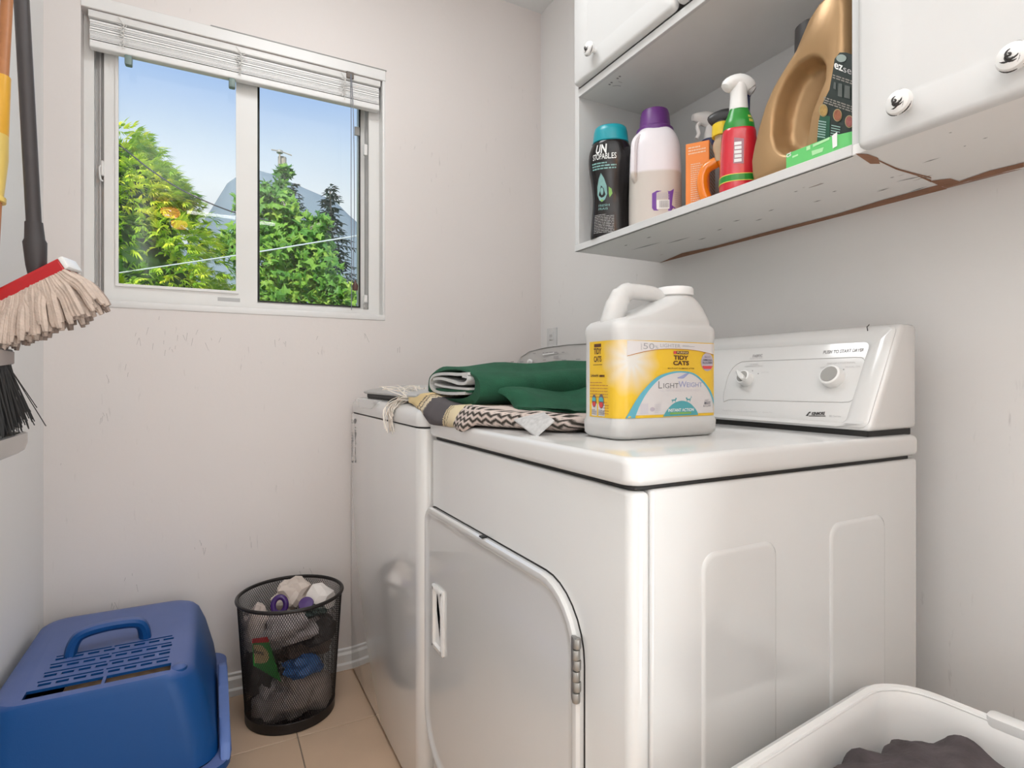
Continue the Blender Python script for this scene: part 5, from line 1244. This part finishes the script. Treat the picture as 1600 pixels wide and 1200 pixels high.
PKQ = [(394, 998), (418, 995), (440, 1066), (396, 1040)]
def pk_pt(u, v, off=0):
    P_ = onY(u, v, 1.737-.0006*(u-394)-off); return P_
b = B(); loft(b, [[pk_pt(u, v, o_) for u, v in PKQ] for o_ in (0, .002)]); body = obj('packet', b, M('packet_green', (.02, .20, .03), .4), pk, False)
Print().poly([(394, 998), (418, 995), (420.5, 1003.5), (394, 1005)]).build('red_corner', RED, body, lambda u, v: pk_pt(u, v, .003))
Print().poly(arc([(396, 1008), (408, 1008), (418, 1018), (420, 1028), (414, 1036), (398, 1036)], 3)).build('tan_emblem', M('tan_emblem', (.45, .33, .16), .5), body, lambda u, v: pk_pt(u, v, .003))
pr = Print(); ptext(pr, 'llions', 396, 1021, 412, 1024, 7, bold=.03); pr.build('lettering', INK, body, lambda u, v: pk_pt(u, v, .004))
b = B(); ctr = bc+Vector((-.038, -.060, .345)); xx, yy, zz_ = frame_of(Vector((-.25, -1, .25)))
ringtube(b, [ctr+xx*(.0175*math.cos(2*PI*k/40))+yy*(.022*math.sin(2*PI*k/40)) for k in range(40)], .008, 12)
tag(obj('tape_roll', b, M('purple_tape', (.045, .012, .12), .25)), 'dark purple ring shaped roll on top of the bin rubbish', 'tape')
b = B(); ctr = bc+Vector((.035, -.060, .335)); lathe(b, [(.0, -.006), (.020, -.005), (.022, 0), (.020, .005), (0, .006)], ctr, (-.2, -.6, .8), 20, False, False)
tag(obj('purple_lid', b, M('purple_lid', (.07, .025, .16), .35)), 'small purple lid beside the purple ring in the bin', 'lid')
crumple('dark_packet', 'dark green shiny packet at the front edge of the bin rubbish', bc+Vector((.055, -.075, .315)), (.03, .02, .014), M('dark_foil', (.03, .055, .05), .2, metal=.5), 1.1, amp=.6)

# ================================================================== LAUNDRY BASKET
lb_ = thing('laundry_basket', 'white plastic laundry basket standing beside the dryer at the lower right', 'basket', (.70, .32, 0))
ang = math.radians(5.5)
def lbp(x, y, z):  # local: corner at origin (far right), x to the left, y towards the camera
    c0 = Vector((.955, .522)); ux = Vector((-math.cos(ang), -math.sin(ang))); uy = Vector((math.sin(ang), -math.cos(ang)))
    q = c0+ux*x+uy*y; return Vector((q.x, q.y, z))
def lring(d, z, r_=.075): return [lbp(x, y, z) for x, y in rrect(d, d, .53-d, .40-d, max(.02, r_-d*.6), 8)]
b = B(); loft(b, [lring(.05, 0), lring(.045, .01), lring(.022, .44), lring(.018, .50), lring(.002, .507), lring(-.002, .516), lring(.0, .526), lring(.008, .531), lring(.014, .529), lring(.020, .520), lring(.024, .500), lring(.030, .42), lring(.060, .02)])
obj('tub', b, M('basket_plastic', (.84, .83, .81), .3, var=.02), lb_)
b = B(); loft(b, [[lbp(x, y, z) for x, y in rrect(-.006, .135, .020, .30, .008, 3)] for z in (.518, .532, .5335)]); bev(b, .002, 2); obj('rim_handle', b, M('basket_rim', (.84, .83, .81), .3), lb_)
ringtube(bb := B(), lring(.0165, .5265), .0013, 6); obj('rim_line', bb, PLASTW, lb_)
def cloth(name, label, poly, mat, seed, zb=.40, cat='clothing'):
    bm = B(); c_ = sum((Vector(q) for q in poly), Vector((0, 0)))/len(poly); rings = []
    P_ = [Vector((q.x, q.y)) for q in resample([Vector((*q, 0)) for q in poly], 110)]
    for f, z in ((.96, zb-.10), (1, zb-.03), (.98, zb-.006), (.93, zb), (.85, zb+.006), (.75, zb+.010), (.62, zb+.013), (.48, zb+.016), (.34, zb+.018), (.2, zb+.020), (.06, zb+.020)):
        rings.append([(lambda q: lbp(q.x, q.y, z+(.012*noise.noise(Vector((q.x*22, q.y*22, seed))) if f < .99 else 0)))(c_+(p_-c_)*f) for p_ in P_])
    loft(bm, rings)
    for q in bm.verts:
        if q.co.z > zb-.04: q.co.z += .016*noise.noise(Vector((q.co.x*11, q.co.y*11, seed)))+.010*abs(noise.noise(Vector((q.co.x*26, q.co.y*20, seed+4))))
    return tag(obj(name, bm, mat, None, True, 60), label, cat)
cloth('dark_garment', 'dark brown crumpled garment inside the white laundry basket', [(.045, .10), (.085, .045), (.15, .058), (.20, .040), (.275, .045), (.295, .075), (.27, .33), (.16, .345), (.06, .30)], M('dark_cloth', (.085, .068, .072), .85, var=.75, scale=30, bump=.3), 3, .492)
cloth('white_garment', 'white dotted garment beside the dark one in the laundry basket', [(.292, .085), (.320, .045), (.46, .05), (.47, .34), (.29, .34)], M('white_cloth', (.74, .72, .70), .9, bump=.3), 6, .488)

# ================================================================== MOP, BROOM, TRAY ON THE LEFT WALL
MY = 1.45
mo = thing('string_mop', 'hanging deck mop with red bar, black handle and cream cotton strands', 'mop', onY(60, 500, MY))
hb, ht = onY(57, 422, MY), onY(37, 60, MY)
tdir = (ht-hb).normalized(); htop = hb+tdir*1.02
obj('handle', tube(B(), [hb+tdir*.09, htop], .0125, 14), M('mop_handle', (.045, .037, .037), .42, bump=.15, bscale=60), mo)
obj('socket', tube(B(), [hb-tdir*.012, hb+tdir*.01, hb+tdir*.055, hb+tdir*.062, hb+tdir*.095], [.014, .017, .0195, .0165, .0145], 14), M('mop_socket', (.040, .033, .033), .5), mo)
obj('hang_ring', ringtube(B(), [htop+Vector((0, .012*math.cos(2*PI*k/20), .014+.014*math.sin(2*PI*k/20))) for k in range(20)], .003, 6), BLACKP, mo)
br, bl_ = onY(106, 416, 1.432), onY(-8, 474, 1.468)
bd = (br-bl_).normalized(); bn = Vector((-bd.y, bd.x, 0)).normalized(); bu = bn.cross(bd).normalized()
if bu.z < 0: bu = -bu
if bn.y > 0: bn = -bn
b = B(); loft(b, [[p_+bn*(.026*a)+bu*(.0135*c_) for a, c_ in ((-1, -1), (1, -1), (1, .4), (.85, 1), (-.85, 1), (-1, .4))] for p_ in (bl_, br)]); bev(b, .002, 1); obj('bar', b, RED, mo)
b = B(); loft(b, [[p_+bn*(.0255*a)+bu*(.013*c_) for a, c_ in ((-1, -1), (1, -1), (1, 1), (-1, 1))] for p_ in (br, br+bd*.010)]); bev(b, .003, 2); obj('end_cap', b, PLASTW, mo)
r = random.Random(12); NSt = 58
for row in range(5):
    for i in range(NSt//2+3):
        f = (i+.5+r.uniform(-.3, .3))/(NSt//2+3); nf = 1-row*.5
        p0 = bl_.lerp(br, f*.98)+bn*(.022*nf)-bu*.012
        spread = (f-.45)*1.05
        Ls = .092*r.uniform(.86, 1.10)
        d = Vector((spread*.72, nf*-.14, -1)).normalized(); d2 = Vector((spread*.6, nf*-.06, -1.0)).normalized()
        g_ = max(0, (f-.62)/.38)**1.5
        d = Vector((spread*.5+.75*g_, nf*(-.14-.1*g_), -1+.30*g_)).normalized(); d2 = Vector((spread*.4+.45*g_, nf*-.06, -1.0)).normalized()
        p1 = p0+d*Ls*.5+Vector((r.uniform(-.004, .004), r.uniform(-.004, .004), 0)); p2 = p1+d2*Ls*.5
        rad = r.uniform(.0052, .0072)
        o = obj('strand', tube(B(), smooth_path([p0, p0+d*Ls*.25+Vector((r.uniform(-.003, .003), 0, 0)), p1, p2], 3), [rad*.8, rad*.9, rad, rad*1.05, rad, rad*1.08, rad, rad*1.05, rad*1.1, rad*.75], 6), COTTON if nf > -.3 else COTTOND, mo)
# broom
bm_ = thing('black_broom', 'black bristled broom hanging on the left wall below the mop', 'broom', (-.37, 1.44, .9))
he = [onY(u, v, 1.50) for u, v in ((23, 549), (23, 569))]
Yb0, Yb1 = 1.22, 1.50
xa = he[0].x; zt_ = he[0].z; zb_ = he[1].z
b = prism(B(), [(Yb0, zb_-.004), (Yb0, zt_-.004), (Yb1-.10, zt_), (Yb1, zt_), (Yb1, zb_), (Yb1-.10, zb_-.006)], lambda y, z, h: Vector((h, y, z)), xa-.038, xa); bev(b, .002, 1); obj('block', b, BROOMG, bm_)
obj('block_top', rbox((xa-.036, Yb0+.004, zt_-.001), (xa-.002, Yb1-.004, zt_+.003), .001, 1), BLACKP, bm_)
b = B(); r = random.Random(31)
for i in range(900):
    f = r.random(); y = Yb0+.006+(Yb1-Yb0-.012)*f; x = xa-.034+.030*r.random(); L_ = r.uniform(.10, .145)
    fl_ = (f-.5)*.5+r.uniform(-.06, .06); dx = r.uniform(-.05, .18)+(.32*max(0, f-.85)/.15 if r.random() < .5 else 0)
    d = Vector((dx, fl_, -1)).normalized(); p_ = Vector((x, y, zb_)); q_ = p_+d*L_; s_ = Vector((.0009, .0006, 0)); s2 = Vector((-.0004, .0010, 0))
    v = [b.verts.new(k) for k in (p_-s_, p_+s_, p_+s2*1.5, q_-s_, q_+s_, q_+s2*1.5)]
    b.faces.new((v[0], v[1], v[4], v[3])); b.faces.new((v[1], v[2], v[5], v[4])); b.faces.new((v[2], v[0], v[3], v[5]))
o = obj('bristles', b, BRIST, bm_, False); o['kind'] = 'stuff'
hA = Vector((xa-.022, 1.42, zt_)); hB = onX(7, 67, -.375); hd_ = (hB-hA).normalized()
obj('handle', tube(B(), [hA, hA+hd_*1.05], .0105, 12), WOODH, bm_)
k0 = (hB-hA).length
sl = obj('sleeve', tube(B(), [hA+hd_*(k0*.47), hA+hd_*(k0*.60), hA+hd_*(k0*.68)], [.012, .0165, .0150], 14), YELP2, bm_)
obj('grip_band', tube(B(), [hA+hd_*(k0*.68), hA+hd_*(k0*.88)], [.0150, .0135], 14), YELP, bm_)
obj('sleeve_ring', tube(B(), [hA+hd_*(k0*.46), hA+hd_*(k0*.475)], .0165, 14), YELP2, bm_)
# broom and mop hang from a rail
rl = thing('broom_rail', 'white rail with hooks on the left wall holding mop and broom', 'rail', (XL, 1.45, 2.12))
obj('backing', rbox((XL, 1.15, 2.10), (XL+.016, 1.80, 2.15), .003, 2), TRIM, rl)
obj('hook', tube(B(), smooth_path([(XL+.016, htop.y, htop.z+.03), (htop.x-.01, htop.y, htop.z+.026), (htop.x+.006, htop.y, htop.z+.022), (htop.x+.008, htop.y, htop.z+.034)], 4), .003, 7), STEEL, rl)
ht2 = hA+hd_*1.05
obj('hook', tube(B(), smooth_path([(XL+.016, ht2.y, ht2.z-.05), (ht2.x+.012, ht2.y+.014, ht2.z-.05), (ht2.x+.016, ht2.y+.010, ht2.z-.044)], 4), .003, 7), STEEL, rl)
# silver tray end
tr = thing('silver_tray', 'silver rounded metal tray on the left wall below the black broom', 'tray', (-.37, 1.35, .84))
te = onX(34, 675, -.345); ty = te.y; tz = te.z
def trr(d, z): return [Vector((x, y, z)) for x, y in rrect(XL+.001+d*.2, 1.05+d, -.330-d, ty+.025-d, [.004, .012, .055, .004], 8)]
b = B(); loft(b, [trr(.012, tz-.040), trr(.004, tz-.034), trr(.0, tz-.02), trr(.0, tz), trr(.004, tz+.002), trr(.008, tz), trr(.008, tz-.020), trr(.014, tz-.026)]); obj('pan', b, M('brushed_metal', (.50, .49, .47), .25, metal=.95, var=.05), tr)
for k in range(3): obj('rib', rbox((XL+.012+k*.018, 1.08, tz-.026), (XL+.020+k*.018, ty-.01, tz-.012), .002, 1), STEEL, tr)

# ================================================================== HALL PENDANT AND ADDED STREAK TUBE (behind the camera, seen mirrored in the window)
hl = thing('hall_pendant', 'amber glass hall lamp behind the camera mirrored in the left pane', 'lamp', (-.26, -1.45, 2.5))
obj('canopy', lathe(B(), [(.0, 2.44), (.045, 2.445), (.05, 2.5)], (-.27, -1.45, 0), seg=24, cap0=False), STEEL, hl)
obj('amber_bowl', lathe(B(), [(.0, 2.36), (.05, 2.37), (.075, 2.40), (.07, 2.43)], (-.30, -1.45, 0), seg=28, cap0=False), AMBER, hl)
obj('amber_bowl', lathe(B(), [(.0, 2.27), (.045, 2.28), (.065, 2.31), (.06, 2.335)], (-.235, -1.45, 0), seg=28, cap0=False), AMBER, hl)
tl = thing('streak_tube', 'added glowing hall tube making the bright band mirrored across the left pane', 'lamp', (.16, -1.5, 2.44))  # made-up light source, added for the bright band in the window glass
obj('housing', rbox((-.20, -1.53, 2.45), (.55, -1.46, 2.5), .004), TRIM, tl)
obj('tube', tube(B(), [(-.18, -1.495, 2.437), (.53, -1.495, 2.437)], .013, 12), STREAKL, tl)
